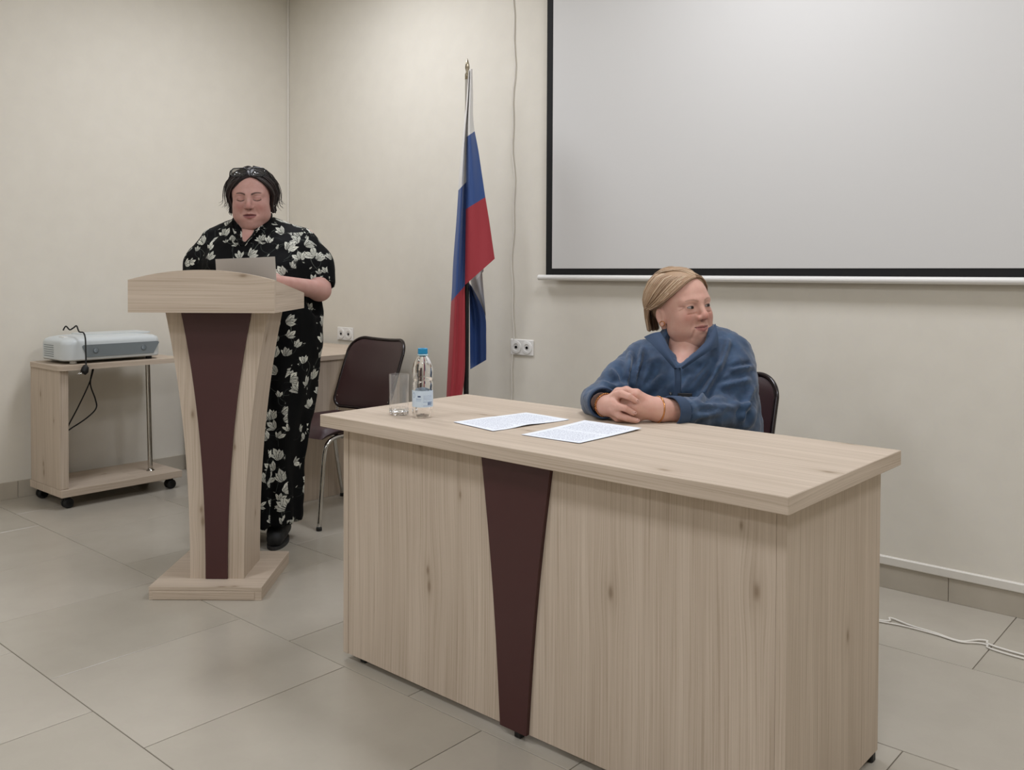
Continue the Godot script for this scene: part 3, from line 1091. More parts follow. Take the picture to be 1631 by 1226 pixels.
func build_table_things() -> void:
	# two printed sheets
	for k in 2:
		var px := [[722, 672], [785, 686.5], [907, 668], [838, 657]] if k == 0 else [[830, 692], [923, 706], [1022, 684], [931, 671]]
		var c := []
		for q in px:
			c.append(at_level(q[0], q[1], 0.7515))
		var st := mb()
		var curl := func(u: float, v: float) -> float: return (0.0026 * exp(-pow((v - 0.42) / 0.13, 2.0)) * (0.4 + 0.6 * u) + 0.001 * sin(v * 9.0) * sin(u * 4.0) + 0.001) if k == 0 else (0.0035 * pow(v, 3.0) + 0.003 * pow(maxf(0.0, u - 0.5), 2.0) + 0.0006)
		paper_into(st, c, 0.7506, curl)
		var m := mat(Color(1, 1, 1), 0.75)
		m.albedo_texture = sheet_image(40 + k)
		var o := put(st.commit(), "paper_sheet" if k == 0 else "paper_sheet_001", m, self)
		tag(o, "printed white sheet with a wavy fold, lying near the bottle" if k == 0 else "flat printed white sheet lying in front of the clasped hands", "paper", "printed sheets on the desk")
	# bottle of water
	var b := thing("water_bottle", "clear plastic water bottle with a light blue cap", "bottle", Vector3(3.03, 0.7505, 1.672))
	var prof := [[0.0, 0.004], [0.012, 0.005], [0.018, 0.0], [0.0255, 0.0], [0.0295, 0.006], [0.0305, 0.018], [0.0300, 0.026], [0.0303, 0.030], [0.0303, 0.082], [0.0298, 0.086], [0.0305, 0.092], [0.0305, 0.102], [0.0275, 0.107], [0.0275, 0.110], [0.0305, 0.115], [0.0308, 0.132], [0.0300, 0.146], [0.0265, 0.160], [0.0200, 0.172], [0.0135, 0.180], [0.0115, 0.184], [0.0115, 0.190], [0.0, 0.190]]
	put(lathe(prof, 40), "bottle_body", M.water, b)
	put(lathe([[0.0, 0.1905], [0.0118, 0.1905], [0.0118, 0.186], [0.0145, 0.186], [0.0145, 0.188], [0.0142, 0.2005], [0.0135, 0.202], [0.0, 0.202]], 30), "cap", mat(Color(0.08, 0.52, 0.70), 0.4), b)
	put(lathe([[0.0122, 0.1815], [0.0155, 0.182], [0.0155, 0.1845], [0.0122, 0.185]], 24), "neck_ring", mat(Color(0.75, 0.88, 0.92), 0.3), b)
	# paper label with small print, an emblem and a bar code
	var lw := 256
	var lh := 72
	var im := Image.create(lw, lh, false, Image.FORMAT_RGB8)
	im.fill(Color(0.80, 0.86, 0.91))
	var rng := RandomNumberGenerator.new()
	rng.seed = 3
	for rep in 2:
		var ox := rep * 128
		for y in range(20, 44, 3):
			for x in range(48, 88):
				if rng.randf() < 0.6:
					im.set_pixel(ox + x, y, Color(0.55, 0.62, 0.74))
		for x in range(66, 90):
			if rng.randf() < 0.6:
				im.fill_rect(Rect2i(ox + x, 50, 1, 13), Color(0.12, 0.25, 0.45))
		im.fill_rect(Rect2i(ox + 48, 48, 42, 1), Color(0.2, 0.35, 0.6))
		im.fill_rect(Rect2i(ox + 48, 65, 42, 1), Color(0.2, 0.35, 0.6))
		im.fill_rect(Rect2i(ox + 26, 22, 12, 6), Color(0.12, 0.2, 0.38))
		for y in [34, 38, 44]:
			for x in range(18, 40):
				if rng.randf() < 0.7:
					im.set_pixel(ox + x, y, Color(0.2, 0.33, 0.55))
		for a in 60:
			var t := a / 60.0 * TAU
			im.set_pixel(ox + clampi(6 + int(7 * cos(t)), 0, 127), 20 + int(11 * sin(t)), Color(0.1, 0.25, 0.5))
	var lm := mat(Color(1, 1, 1), 0.4)
	lm.albedo_texture = ImageTexture.create_from_image(im)
	var ls := mb()
	var pts := []
	var uv := []
	for i in 2:
		var row := PackedVector3Array()
		var ur := []
		for j in 41:
			var a := TAU * j / 40.0
			row.append(Vector3(0.0308 * cos(a), 0.032 + 0.048 * i, 0.0308 * sin(a)))
			ur.append(Vector2(1.0 - j / 40.0 + 0.30, 1.0 - i))
		pts.append(row)
		uv.append(ur)
	grid_into(ls, pts, false, false, null, uv)
	put(ls.commit(), "label", lm, b)
	# tumbler
	var g := thing("drinking_glass", "empty straight drinking glass with a cut base next to the bottle", "glass", Vector3(2.945, 0.7505, 1.688))
	var st := mb()
	lathe_into(st, [[0.0285, 0.014], [0.0287, 0.03], [0.0292, 0.06], [0.0300, 0.119], [0.0297, 0.1205], [0.0288, 0.1205], [0.0284, 0.119], [0.0276, 0.06], [0.0270, 0.03], [0.0262, 0.0165]], 48)
	put(st.commit(), "tumbler", M.pane, g)
	put(lathe([[0.0, 0.001], [0.024, 0.0], [0.0265, 0.002], [0.0275, 0.008], [0.0272, 0.0135], [0.018, 0.0145], [0.0, 0.0135]], 40), "thick_base", M.glass, g)
	# cut facets round the foot
	for k in 10:
		var a := TAU * k / 10.0
		put(box(Vector3.ZERO, Vector3(0.013, 0.018, 0.003), 0.0014), "facet", M.glass, g, Vector3(0.0275 * cos(a), 0.011, 0.0275 * sin(a)), Vector3(0, PI / 2 - a, PI / 4 * 0.0))
	# sheet that the speaker reads from, standing on the reading board
	var ps := thing("paper_sheet", "plain white sheet the speaker reads, upright on the lectern", "paper", Vector3.ZERO)
	ps.name = "paper_sheet_002"
	var q := mb()
	var cc := [at_depth(343, 412.5, 3.245), at_depth(438, 408.5, 3.235), at_depth(441, 455, 3.36), at_depth(346, 458, 3.37)]
	for s in [0.0, 0.0006]:
		var rows := []
		for i in 9:
			var row := PackedVector3Array()
			for j in 9:
				var p: Vector3 = cc[0].lerp(cc[1], j / 8.0).lerp(cc[3].lerp(cc[2], j / 8.0), i / 8.0)
				p += EYE_F * (s + 0.010 * sin(j / 8.0 * PI))
				row.append(p)
			rows.append(row)
		grid_into(q, rows, false, s > 0.0)
	put(q.commit(), "sheet", M.paper_plain, ps)

# ---------------------------------------------------------------- soft bodies: distance fields meshed as surface nets

class Prim:
	var kind := 0
	var a := Vector3.ZERO
	var b := Vector3.ZERO
	var ra := 0.1
	var rb := 0.1
	var k := 0.01
	var neg := false
	var inv := Transform3D.IDENTITY
	var r := Vector3.ONE
	var tab := []
	var ba := Vector3.ZERO
	var bb := 1.0
	var side := Vector3.ZERO
	var squash := 1.0
	func d(p: Vector3) -> float:
		if kind == 0:
			var pa := p - a
			var t := clampf(pa.dot(ba) / bb, 0.0, 1.0)
			return (pa - ba * t).length() - lerpf(ra, rb, t)
		if kind == 1:
			var q := inv * p
			var e := q / r
			var k0 := e.length()
			var k1 := (e / r).length()
			if k1 < 1e-6:
				return -minf(r.x, minf(r.y, r.z))
			return k0 * (k0 - 1.0) / k1
		if kind == 2:
			var pa := p - a
			var t := clampf(pa.dot(ba) / bb, 0.0, 1.0)
			var v := pa - ba * t
			v += side * (v.dot(side) * (1.0 / squash - 1.0))
			return (v.length() - lerpf(ra, rb, t)) * minf(1.0, squash)
		# kind 3: upright loft of ellipses [y, cx, cz, rx, rz]
		var q2 := inv * p
		var n := tab.size()
		var y := q2.y
		var i := 0
		while i < n - 2 and y > tab[i + 1][0]:
			i += 1
		var A: Array = tab[i]
		var B: Array = tab[i + 1]
		var f := clampf((y - A[0]) / (B[0] - A[0]), 0.0, 1.0)
		var s := f * f * (3.0 - 2.0 * f) * 0.35 + f * 0.65
		var rx: float = lerpf(A[3], B[3], s)
		var rz: float = lerpf(A[4], B[4], s)
		var ex: float = (q2.x - lerpf(A[1], B[1], s)) / rx
		var ez: float = (q2.z - lerpf(A[2], B[2], s)) / rz
		var m := sqrt(ex * ex + ez * ez)
		var g := sqrt((ex / rx) * (ex / rx) + (ez / rz) * (ez / rz))
		var dd := (m * (m - 1.0) / g) if g > 1e-5 else -minf(rx, rz)
		var lo: float = tab[0][0] - y
		var hi: float = y - tab[n - 1][0]
		return maxf(dd, maxf(lo, hi))

func pc(a: Vector3, b: Vector3, ra: float, rb: float, k := 0.01, neg := false) -> Prim:
	var p := Prim.new()
	p.a = a
	p.b = b
	p.ba = b - a
	p.bb = maxf(p.ba.length_squared(), 1e-9)
	p.ra = ra
	p.rb = rb
	p.k = k
	p.neg = neg
	return p

func pe(c: Vector3, r: Vector3, k := 0.01, neg := false, rot := Basis.IDENTITY) -> Prim:
	var p := Prim.new()
	p.kind = 1
	p.inv = Transform3D(rot, c).affine_inverse()
	p.r = r
	p.k = k
	p.neg = neg
	return p

func psq(a: Vector3, b: Vector3, ra: float, rb: float, side: Vector3, squash: float, k := 0.01) -> Prim:
	var p := pc(a, b, ra, rb, k)
	p.kind = 2
	p.side = side.normalized()
	p.squash = squash
	return p

func ploft(tab: Array, xf: Transform3D, k := 0.01) -> Prim:
	var p := Prim.new()
	p.kind = 3
	p.tab = tab
	p.inv = xf.affine_inverse()
	p.k = k
	return p

func field(ps: Array, q: Vector3) -> float:
	var d := 1e6
	for p: Prim in ps:
		var e := p.d(q)
		if p.neg:
			var h := clampf(0.5 - 0.5 * (d + e) / p.k, 0.0, 1.0)
			d = lerpf(d, -e, h) + p.k * h * (1.0 - h)
		else:
			var h := clampf(0.5 + 0.5 * (d - e) / p.k, 0.0, 1.0)
			d = lerpf(d, e, h) - p.k * h * (1.0 - h)
	return d

class Soup:
	var v := PackedVector3Array()
	var n := PackedVector3Array()
	var c := PackedColorArray()
	var i := PackedInt32Array()

# meshes the field in the box lo..hi
func nets(ps: Array, lo: Vector3, hi: Vector3, cell: float) -> Soup:
	var out := Soup.new()
	var B := 6
	var nb := Vector3i(((hi - lo) / (cell * B)).ceil())
	var N := nb * B + Vector3i.ONE
	var grid := PackedFloat32Array()
	grid.resize(N.x * N.y * N.z)
	grid.fill(1e9)
	var sy := N.x
	var sz := N.x * N.y
	var rad := cell * B * 0.87 + cell * 0.4
	var active := []
	for bz in nb.z:
		for by in nb.y:
			for bx in nb.x:
				var o := Vector3i(bx, by, bz) * B
				var c := lo + (Vector3(o) + Vector3.ONE * (B * 0.5)) * cell
				var d0 := 1e6
				var ds := PackedFloat32Array()
				var f := 1e6
				for p: Prim in ps:
					var e := p.d(c)
					ds.append(e)
					if p.neg:
						var h := clampf(0.5 - 0.5 * (f + e) / p.k, 0.0, 1.0)
						f = lerpf(f, -e, h) + p.k * h * (1.0 - h)
					else:
						d0 = minf(d0, e)
						var h := clampf(0.5 + 0.5 * (f - e) / p.k, 0.0, 1.0)
						f = lerpf(f, e, h) - p.k * h * (1.0 - h)
				if f > rad * 1.3 or f < -rad * 1.6:
					continue
				var near := []
				for j in ps.size():
					var p: Prim = ps[j]
					if ds[j] < (rad * 1.6 + p.k if p.neg else maxf(d0, 0.0) + rad * 1.8 + p.k):
						near.append(p)
				if near.is_empty():
					continue
				active.append(o)
				for z in B + 1:
					for y in B + 1:
						var at := o.x + (o.y + y) * sy + (o.z + z) * sz
						for x in B + 1:
							if grid[at + x] > 1e8:
								grid[at + x] = field(near, lo + Vector3(o.x + x, o.y + y, o.z + z) * cell)
	var vid := PackedInt32Array()
	vid.resize(grid.size())
	vid.fill(-1)
	var offs := [0, 1, sy, sy + 1, sz, sz + 1, sz + sy, sz + sy + 1]
	var edges := [[0, 1], [2, 3], [4, 5], [6, 7], [0, 2], [1, 3], [4, 6], [5, 7], [0, 4], [1, 5], [2, 6], [3, 7]]
	var val := PackedFloat32Array()
	val.resize(8)
	var corner := []
	for k in 8:
		corner.append(Vector3(k & 1, (k >> 1) & 1, (k >> 2) & 1))
	for o: Vector3i in active:
		for z in B:
			for y in B:
				var at := o.x + (o.y + y) * sy + (o.z + z) * sz
				for x in B:
					var g := at + x
					var inside := 0
					for k in 8:
						var w := grid[g + offs[k]]
						val[k] = w
						if w < 0.0:
							inside += 1
					if inside == 0 or inside == 8:
						continue
					var sum := Vector3.ZERO
					var cnt := 0
					for e in edges:
						var a := val[e[0]]
						var b := val[e[1]]
						if (a < 0.0) != (b < 0.0):
							sum += corner[e[0]].lerp(corner[e[1]], a / (a - b))
							cnt += 1
					vid[g] = out.v.size()
					out.v.append(lo + (Vector3(o.x + x, o.y + y, o.z + z) + sum / cnt) * cell)
	for o: Vector3i in active:
		for z in B:
			for y in B:
				var at := o.x + (o.y + y) * sy + (o.z + z) * sz
				for x in B:
					var g := at + x
					if vid[g] < 0:
						continue
					var s0 := grid[g] < 0.0
					for ax in 3:
						var st: int = 1 if ax == 0 else (sy if ax == 1 else sz)
						var s1 := grid[g + st] < 0.0
						if s0 == s1:
							continue
						var u: int = sy if ax == 0 else (sz if ax == 1 else 1)
						var w: int = sz if ax == 0 else (1 if ax == 1 else sy)
						if g - u - w < 0:
							continue
						var q0 := vid[g]
						var q1 := vid[g - u]
						var q2 := vid[g - u - w]
						var q3 := vid[g - w]
						if q1 < 0 or q2 < 0 or q3 < 0:
							continue
						if s0:
							out.i.append_array(PackedInt32Array([q0, q2, q1, q0, q3, q2]))
						else:
							out.i.append_array(PackedInt32Array([q0, q1, q2, q0, q2, q3]))
	renormal(out)
	return out

func renormal(s: Soup) -> void:
	s.n.resize(s.v.size())
	s.n.fill(Vector3.ZERO)
	for t in range(0, s.i.size(), 3):
		var a := s.i[t]
		var b := s.i[t + 1]
		var c := s.i[t + 2]
		var g := (s.v[c] - s.v[a]).cross(s.v[b] - s.v[a])
		s.n[a] += g
		s.n[b] += g
		s.n[c] += g
	for k in s.n.size():
		s.n[k] = s.n[k].normalized()

func paint(s: Soup, f: Callable) -> void:
	s.c.resize(s.v.size())
	for k in s.v.size():
		s.c[k] = f.call(s.v[k], s.n[k])

func displace(s: Soup, f: Callable) -> void:
	for k in s.v.size():
		s.v[k] += s.n[k] * float(f.call(s.v[k], s.n[k]))
	renormal(s)

func move(s: Soup, x: Transform3D) -> Soup:
	for k in s.v.size():
		s.v[k] = x * s.v[k]
		s.n[k] = (x.basis * s.n[k]).normalized()
	return s

func join(list: Array) -> ArrayMesh:
	var v := PackedVector3Array()
	var n := PackedVector3Array()
	var c := PackedColorArray()
	var i := PackedInt32Array()
	for s: Soup in list:
		var o := v.size()
		v.append_array(s.v)
		n.append_array(s.n)
		if s.c.size() < s.v.size():
			s.c.resize(s.v.size())
			s.c.fill(Color.WHITE)
		c.append_array(s.c)
		for k in s.i:
			i.append(k + o)
	var arr := []
	arr.resize(Mesh.ARRAY_MAX)
	arr[Mesh.ARRAY_VERTEX] = v
	arr[Mesh.ARRAY_NORMAL] = n
	arr[Mesh.ARRAY_COLOR] = c
	arr[Mesh.ARRAY_INDEX] = i
	var m := ArrayMesh.new()
	m.add_surface_from_arrays(Mesh.PRIMITIVE_TRIANGLES, arr)
	return m

func bump(x: float, w: float) -> float:
	return exp(-(x * x) / (w * w))

func sm(a: float, b: float, x: float) -> float:
	return smoothstep(a, b, x)

# ---------------------------------------------------------------- heads
# head space: origin midway between the ears at eye level, +y up, +z out of the face, +x the person's own left; chin at y = -0.112, crown at y = 0.112

# o: jaw (width of cheeks), open (mouth), lids (0 open .. 1 shut), smile, chin2 (double chin)
func head_prims(o: Dictionary) -> Array:
	var ps := []
	var w: float = o.get("jaw", 1.0)
	ps.append(pe(Vector3(0, 0.030, -0.018), Vector3(0.074, 0.083, 0.094), 0.02))
	ps.append(pe(Vector3(0, 0.020, 0.028), Vector3(0.064, 0.062, 0.052), 0.03))
	ps.append(pe(Vector3(0, -0.040, 0.026), Vector3(0.061 * w, 0.066, 0.056), 0.03))
	for s in [-1.0, 1.0]:
		ps.append(pe(Vector3(s * 0.037 * w, -0.030, 0.050), Vector3(0.025, 0.024, 0.023), 0.022))
		ps.append(pe(Vector3(s * 0.040 * w, -0.066, 0.026), Vector3(0.026 * w, 0.028, 0.036), 0.026))
		ps.append(pe(Vector3(s * 0.024, -0.070, 0.058), Vector3(0.016, 0.020, 0.016), 0.016))
	ps.append(pe(Vector3(0, -0.098, 0.058), Vector3(0.025, 0.018, 0.020), 0.02))
	ps.append(pe(Vector3(0, -0.072, 0.064), Vector3(0.026, 0.021, 0.021), 0.016))
	var dc: float = o.get("chin2", 0.0)
	if dc > 0.0:
		ps.append(pe(Vector3(0, -0.108, 0.022), Vector3(0.052 * w, 0.020 * dc, 0.042), 0.022))
	# brow ridge
	for s in [-1.0, 1.0]:
		ps.append(pc(Vector3(s * 0.010, 0.021, 0.079), Vector3(s * 0.046, 0.020, 0.063), 0.0085, 0.007, 0.016))
	# eye hollows
	for s in [-1.0, 1.0]:
		ps.append(pe(Vector3(s * 0.030, 0.002, 0.091), Vector3(0.017, 0.0105, 0.015), 0.012, true))
	# lids over the eyeballs
	for s in [-1.0, 1.0]:
		ps.append(pe(Vector3(s * 0.031, 0.0015, 0.0685), Vector3(0.0150, 0.0125, 0.0130), 0.005))
		if o.get("bags", 0.0) > 0.0:
			ps.append(pc(Vector3(s * 0.020, -0.0125, 0.0765), Vector3(s * 0.040, -0.0115, 0.069), 0.0035, 0.0035, 0.006))
	# nose
	ps.append(pc(Vector3(0, 0.010, 0.082), Vector3(0, -0.020, 0.098), 0.0075, 0.0085, 0.012))
	ps.append(pe(Vector3(0, -0.028, 0.0985), Vector3(0.0115, 0.0100, 0.0110), 0.008))
	for s in [-1.0, 1.0]:
		ps.append(pe(Vector3(s * 0.0128, -0.0315, 0.088), Vector3(0.0072, 0.0072, 0.0100), 0.006))
		ps.append(pe(Vector3(s * 0.0062, -0.0395, 0.0945), Vector3(0.0036, 0.0042, 0.0055), 0.003, true))
	ps.append(pc(Vector3(0, -0.040, 0.086), Vector3(0, -0.050, 0.083), 0.004, 0.004, 0.008))
	# lips
	var op: float = o.get("open", 0.0)
	var sml: float = o.get("smile", 0.0)
	for s in [-1.0, 1.0]:
		ps.append(pc(Vector3(s * 0.004, -0.0555, 0.0855), Vector3(s * 0.022, -0.0605 + sml, 0.074), 0.0048, 0.0022, 0.004))
		ps.append(pc(Vector3(s * 0.000, -0.0670 - op, 0.0845), Vector3(s * 0.021, -0.0620 - op * 0.4 + sml, 0.0735), 0.0056, 0.0022, 0.004))
	# mouth line
	for s in [-1.0, 1.0]:
		ps.append(pc(Vector3(0, -0.0607 - op * 0.5, 0.0910), Vector3(s * 0.0245, -0.0612 - op * 0.3 + sml, 0.0775), 0.0016 + op * 0.5, 0.0012, 0.0025, true))
		# fold from the nose to the corner of the mouth
		ps.append(pc(Vector3(s * 0.0215, -0.0335, 0.0850), Vector3(s * 0.0330, -0.0580 + sml, 0.0770), 0.0010, 0.0010, 0.008, true))
	ps.append(pc(Vector3(-0.012, -0.0815, 0.0865), Vector3(0.012, -0.0815, 0.0865), 0.0022, 0.0022, 0.007, true))
	if o.get("aged", 0.0) > 0.0:
		for s in [-1.0, 1.0]:
			ps.append(pc(Vector3(s * 0.0275, -0.0675, 0.0775), Vector3(s * 0.0310, -0.0880, 0.0690), 0.0008, 0.0010, 0.007, true))
			ps.append(pc(Vector3(s * 0.0470, 0.0010, 0.0685), Vector3(s * 0.0590, -0.0060, 0.0570), 0.0005, 0.0005, 0.005, true))
			ps.append(pc(Vector3(s * 0.0475, 0.0050, 0.0680), Vector3(s * 0.0600, 0.0060, 0.0560), 0.0008, 0.0008, 0.004, true))
			ps.append(pc(Vector3(s * 0.0170, -0.0165, 0.0830), Vector3(s * 0.0420, -0.0180, 0.0740), 0.0005, 0.0005, 0.006, true))
	# ears
	for s in [-1.0, 1.0]:
		var rot := Basis(Vector3.UP, -s * 0.35) * Basis(Vector3.RIGHT, -0.15)
		var c := Vector3(s * (0.0725 + (w - 1.0) * 0.02), -0.020, -0.012)
		ps.append(pe(c, Vector3(0.008, 0.028, 0.0165), 0.006, false, rot))
		ps.append(pe(c + Vector3(s * 0.0015, -0.024, 0.005), Vector3(0.006, 0.009, 0.008), 0.006, false, rot))
		ps.append(pe(c + Vector3(s * 0.0085, 0.005, 0.000), Vector3(0.0062, 0.018, 0.0095), 0.004, true, rot))
		ps.append(pe(c + Vector3(s * 0.0075, -0.006, 0.004), Vector3(0.0065, 0.0075, 0.006), 0.004, true, rot))
	return ps

# colours of a face: lips, brows, lashes, blotches as pigment, nostril shade painted in
func face_color(p: Vector3, o: Dictionary, nz: FastNoiseLite) -> Color:
	var c: Color = o.skin
	var m := nz.get_noise_3d(p.x * 30.0, p.y * 30.0, p.z * 30.0)
	var f := nz.get_noise_3d(p.x * 120.0, p.y * 120.0, p.z * 120.0)
	c = c.lerp(o.flush, clampf(0.30 + m * 0.35 + f * 0.2, 0.0, 1.0) * 0.55)
	if p.z > 0.03:
		var ax := absf(p.x)
		# ruddy cheeks and nose
		var ch := bump(ax - 0.040, 0.020) * bump(p.y + 0.028, 0.020) + bump(p.x, 0.013) * bump(p.y + 0.028, 0.014)
		c = c.lerp(o.flush, minf(1.0, ch * (0.75 + 0.4 * m)))
		# lips
		var sml: float = o.get("smile", 0.0)
		var op: float = o.get("open", 0.0)
		var k := ax / 0.0245
		if k < 1.0:
			var mid := -0.0607 - op * 0.5 + sml * k * k
			var up := 0.0075 * (1.0 - k * k) * (1.0 - 0.25 * bump(p.x, 0.004))
			var dn := (0.0105 + op * 0.5) * sqrt(1.0 - k * k)
			var t := sm(0.0018, -0.0010, (p.y - mid) - up) if p.y > mid else sm(0.0018, -0.0010, (mid - p.y) - dn)
			c = c.lerp(o.lip, t * 0.85)
			if absf(p.y - mid) < 0.0011 + op * 0.5 * (1.0 - k * k):
				c = c.lerp(o.mouth, 0.85)
		# brows
		var bx := (ax - 0.009) / 0.036
		if bx > 0.0 and bx < 1.15:
			var by := 0.0195 + 0.0075 * sin(minf(bx, 1.0) * 2.3) - 0.003
			var th: float = 0.0026 * o.get("brow_w", 1.0) * (1.0 - 0.55 * bx)
			var t := sm(th + 0.0016, th - 0.0010, absf(p.y - by)) * (1.0 - sm(1.0, 1.15, bx)) * sm(0.0, 0.12, bx)
			c = c.lerp(o.brow, t * o.get("brow_amt", 0.8))
		# nostrils: shade of the hollows painted into the skin colour
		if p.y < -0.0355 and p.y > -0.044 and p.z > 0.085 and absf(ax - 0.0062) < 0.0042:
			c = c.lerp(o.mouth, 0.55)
		# lash line of lowered lids
		if o.get("lids", 0.0) > 0.5:
			var ex := (ax - 0.031) / 0.0155
			if absf(ex) < 1.0:
				var ey := -0.0035 - 0.0050 * (1.0 - ex * ex) + 0.0015
				var t := sm(0.0027, 0.0010, absf(p.y - ey))
				c = c.lerp(o.lash, t * 0.9)
				# darker band across the upper lid
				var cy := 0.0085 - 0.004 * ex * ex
				c = c.lerp(o.lid_tone, 0.5 * sm(0.0045, 0.0005, absf(p.y - cy + 0.003)))
		if o.has("mole"):
			var dm: float = (p - o.mole).length()
			c = c.lerp(o.brow, sm(0.0026, 0.0012, dm) * 0.8)
	return c

# an open eye: a cap of the eyeball seen between the lids, with sclera, iris, pupil and lash rim; look = gaze offset in radians
func eye_soup(s: float, o: Dictionary) -> Soup:
	var out := Soup.new()
	var c := Vector3(s * 0.031, 0.0015, 0.0685)
	var nu := 34
	var nv := 18
	var look: Vector2 = o.get("look", Vector2.ZERO)
	for i in nv + 1:
		for j in nu + 1:
			var u := 2.0 * j / nu - 1.0
			var v := 2.0 * i / nv - 1.0
			# almond outline
			var hh := (0.0054 if v > 0.0 else 0.0040) * pow(maxf(0.0, 1.0 - u * u), 0.62) + 0.0002
			var x := u * 0.0138
			var y := v * hh + (0.0008 * u * s)
			var rr := 1.0 - pow(x / 0.0150, 2.0) - pow(y / 0.0125, 2.0)
			var z := 0.0130 * sqrt(maxf(rr, 0.02)) + 0.0007
			out.v.append(c + Vector3(x, y, z))
			out.n.append(Vector3(x, y, z).normalized())
			var col: Color = Color(0.33, 0.28, 0.265)
			var q := Vector2(x - look.x, y - look.y)
			var d := q.length()
			if d < 0.0062:
				col = o.iris
			if d > 0.0052 and d < 0.0062:
				col = col.darkened(0.4)
			if d < 0.0028:
				col = Color(0.008, 0.007, 0.007)
			if v > 0.72 or absf(u) > 0.93:
				col = o.lash
			elif v < -0.78:
				col = o.flush.lerp(o.lash, 0.35)
			out.c.append(col)
	for i in nv:
		for j in nu:
			var a := i * (nu + 1) + j
			out.i.append_array(PackedInt32Array([a, a + nu + 2, a + 1, a, a + nu + 1, a + nu + 2]))
	return out

func hair_dir(az: float, el: float) -> Vector3:
	return Vector3(sin(az) * cos(el), sin(el), cos(az) * cos(el))

const HAIR_C := Vector3(0, 0.030, -0.016)
const HAIR_R := Vector3(0.079, 0.087, 0.099)

func scalp(az: float, el: float, off: float) -> Vector3:
	var d := hair_dir(deg_to_rad(az), deg_to_rad(el))
	var r := HAIR_R + Vector3.ONE * off
	return HAIR_C + Vector3(d.x * r.x, d.y * r.y, d.z * r.z)

# a close cap of hair above a hairline given as elevation by azimuth
func hair_cap(st: SurfaceTool, hl: Callable, off: float, col: Callable) -> void:
	var pts := []
	var cs := []
	for i in 25:
		var row := PackedVector3Array()
		var cr := []
		for j in 73:
			var az := -180.0 + 5.0 * j
			var h: float = hl.call(az)
			var el := lerpf(h, 90.0, pow(i / 24.0, 0.9))
			var o := off * sm(0.0, 0.12, i / 24.0) - 0.004 * (1.0 - sm(0.0, 0.06, i / 24.0))
			row.append(scalp(az, el, o))
			cr.append(col.call(az, el))
		pts.append(row)
		cs.append(cr)
	grid_into(st, pts, false, true, cs)

# locks combed between guide curves; guides: arrays of points of equal count
func locks(st: SurfaceTool, guides: Array, count: int, r0: float, jit: float, sd: int, colors: Array, flat := 0.55, spread := 0.003, taper := 0.8) -> void:
	var rng := RandomNumberGenerator.new()
	rng.seed = sd
	var n: int = guides[0].size()
	for k in count:
		var t := (k + rng.randf()) / count * (guides.size() - 1)
		var g := mini(int(t), guides.size() - 2)
		var f := t - g
		var path := []
		var off := Vector3(rng.randfn(), rng.randfn(), rng.randfn()) * jit
		var len := rng.randf_range(0.86, 1.0)
		var out_ := rng.randf_range(-spread, spread)
		for i in n:
			var p: Vector3 = guides[g][i].lerp(guides[g + 1][i], f)
			var w := float(i) / (n - 1)
			var nn := (p - HAIR_C).normalized()
			path.append(p + off * (0.3 + 0.7 * w) + nn * out_)
		var sm_path := curve(path, 11)
		var cut := []
		var rad := []
		var m := int(11 * len)
		var c0: Color = colors[rng.randi() % colors.size()]
		c0 = c0 * rng.randf_range(0.85, 1.15)
		var cc := []
		for i in m:
			cut.append(sm_path[i])
			var w := float(i) / (m - 1)
			rad.append(r0 * (0.55 + 0.45 * sin(minf(w * 2.2, 1.57))) * (1.0 - taper * pow(w, 3.0)))
			cc.append(c0)
		tube_into(st, cut, rad, 4, flat, (cut[m / 2] - HAIR_C).normalized(), true, cc)

# ---------------------------------------------------------------- the people

func skin_material() -> StandardMaterial3D:
	var m := mat(Color(1, 1, 1), 0.52)
	m.vertex_color_use_as_albedo = true
	m.subsurf_scatter_enabled = true
	m.subsurf_scatter_strength = 0.12
	m.metallic_specular = 0.4
	return m

func vertex_material(rough: float, sheen := 0.0) -> StandardMaterial3D:
	var m := mat(Color(1, 1, 1), rough)
	m.vertex_color_use_as_albedo = true
	if sheen > 0.0:
		m.rim_enabled = true
		m.rim = sheen
		m.rim_tint = 0.6
	return m

func lin(r: int, g: int, b: int) -> Color:
	return Color(r / 255.0, g / 255.0, b / 255.0).srgb_to_linear()

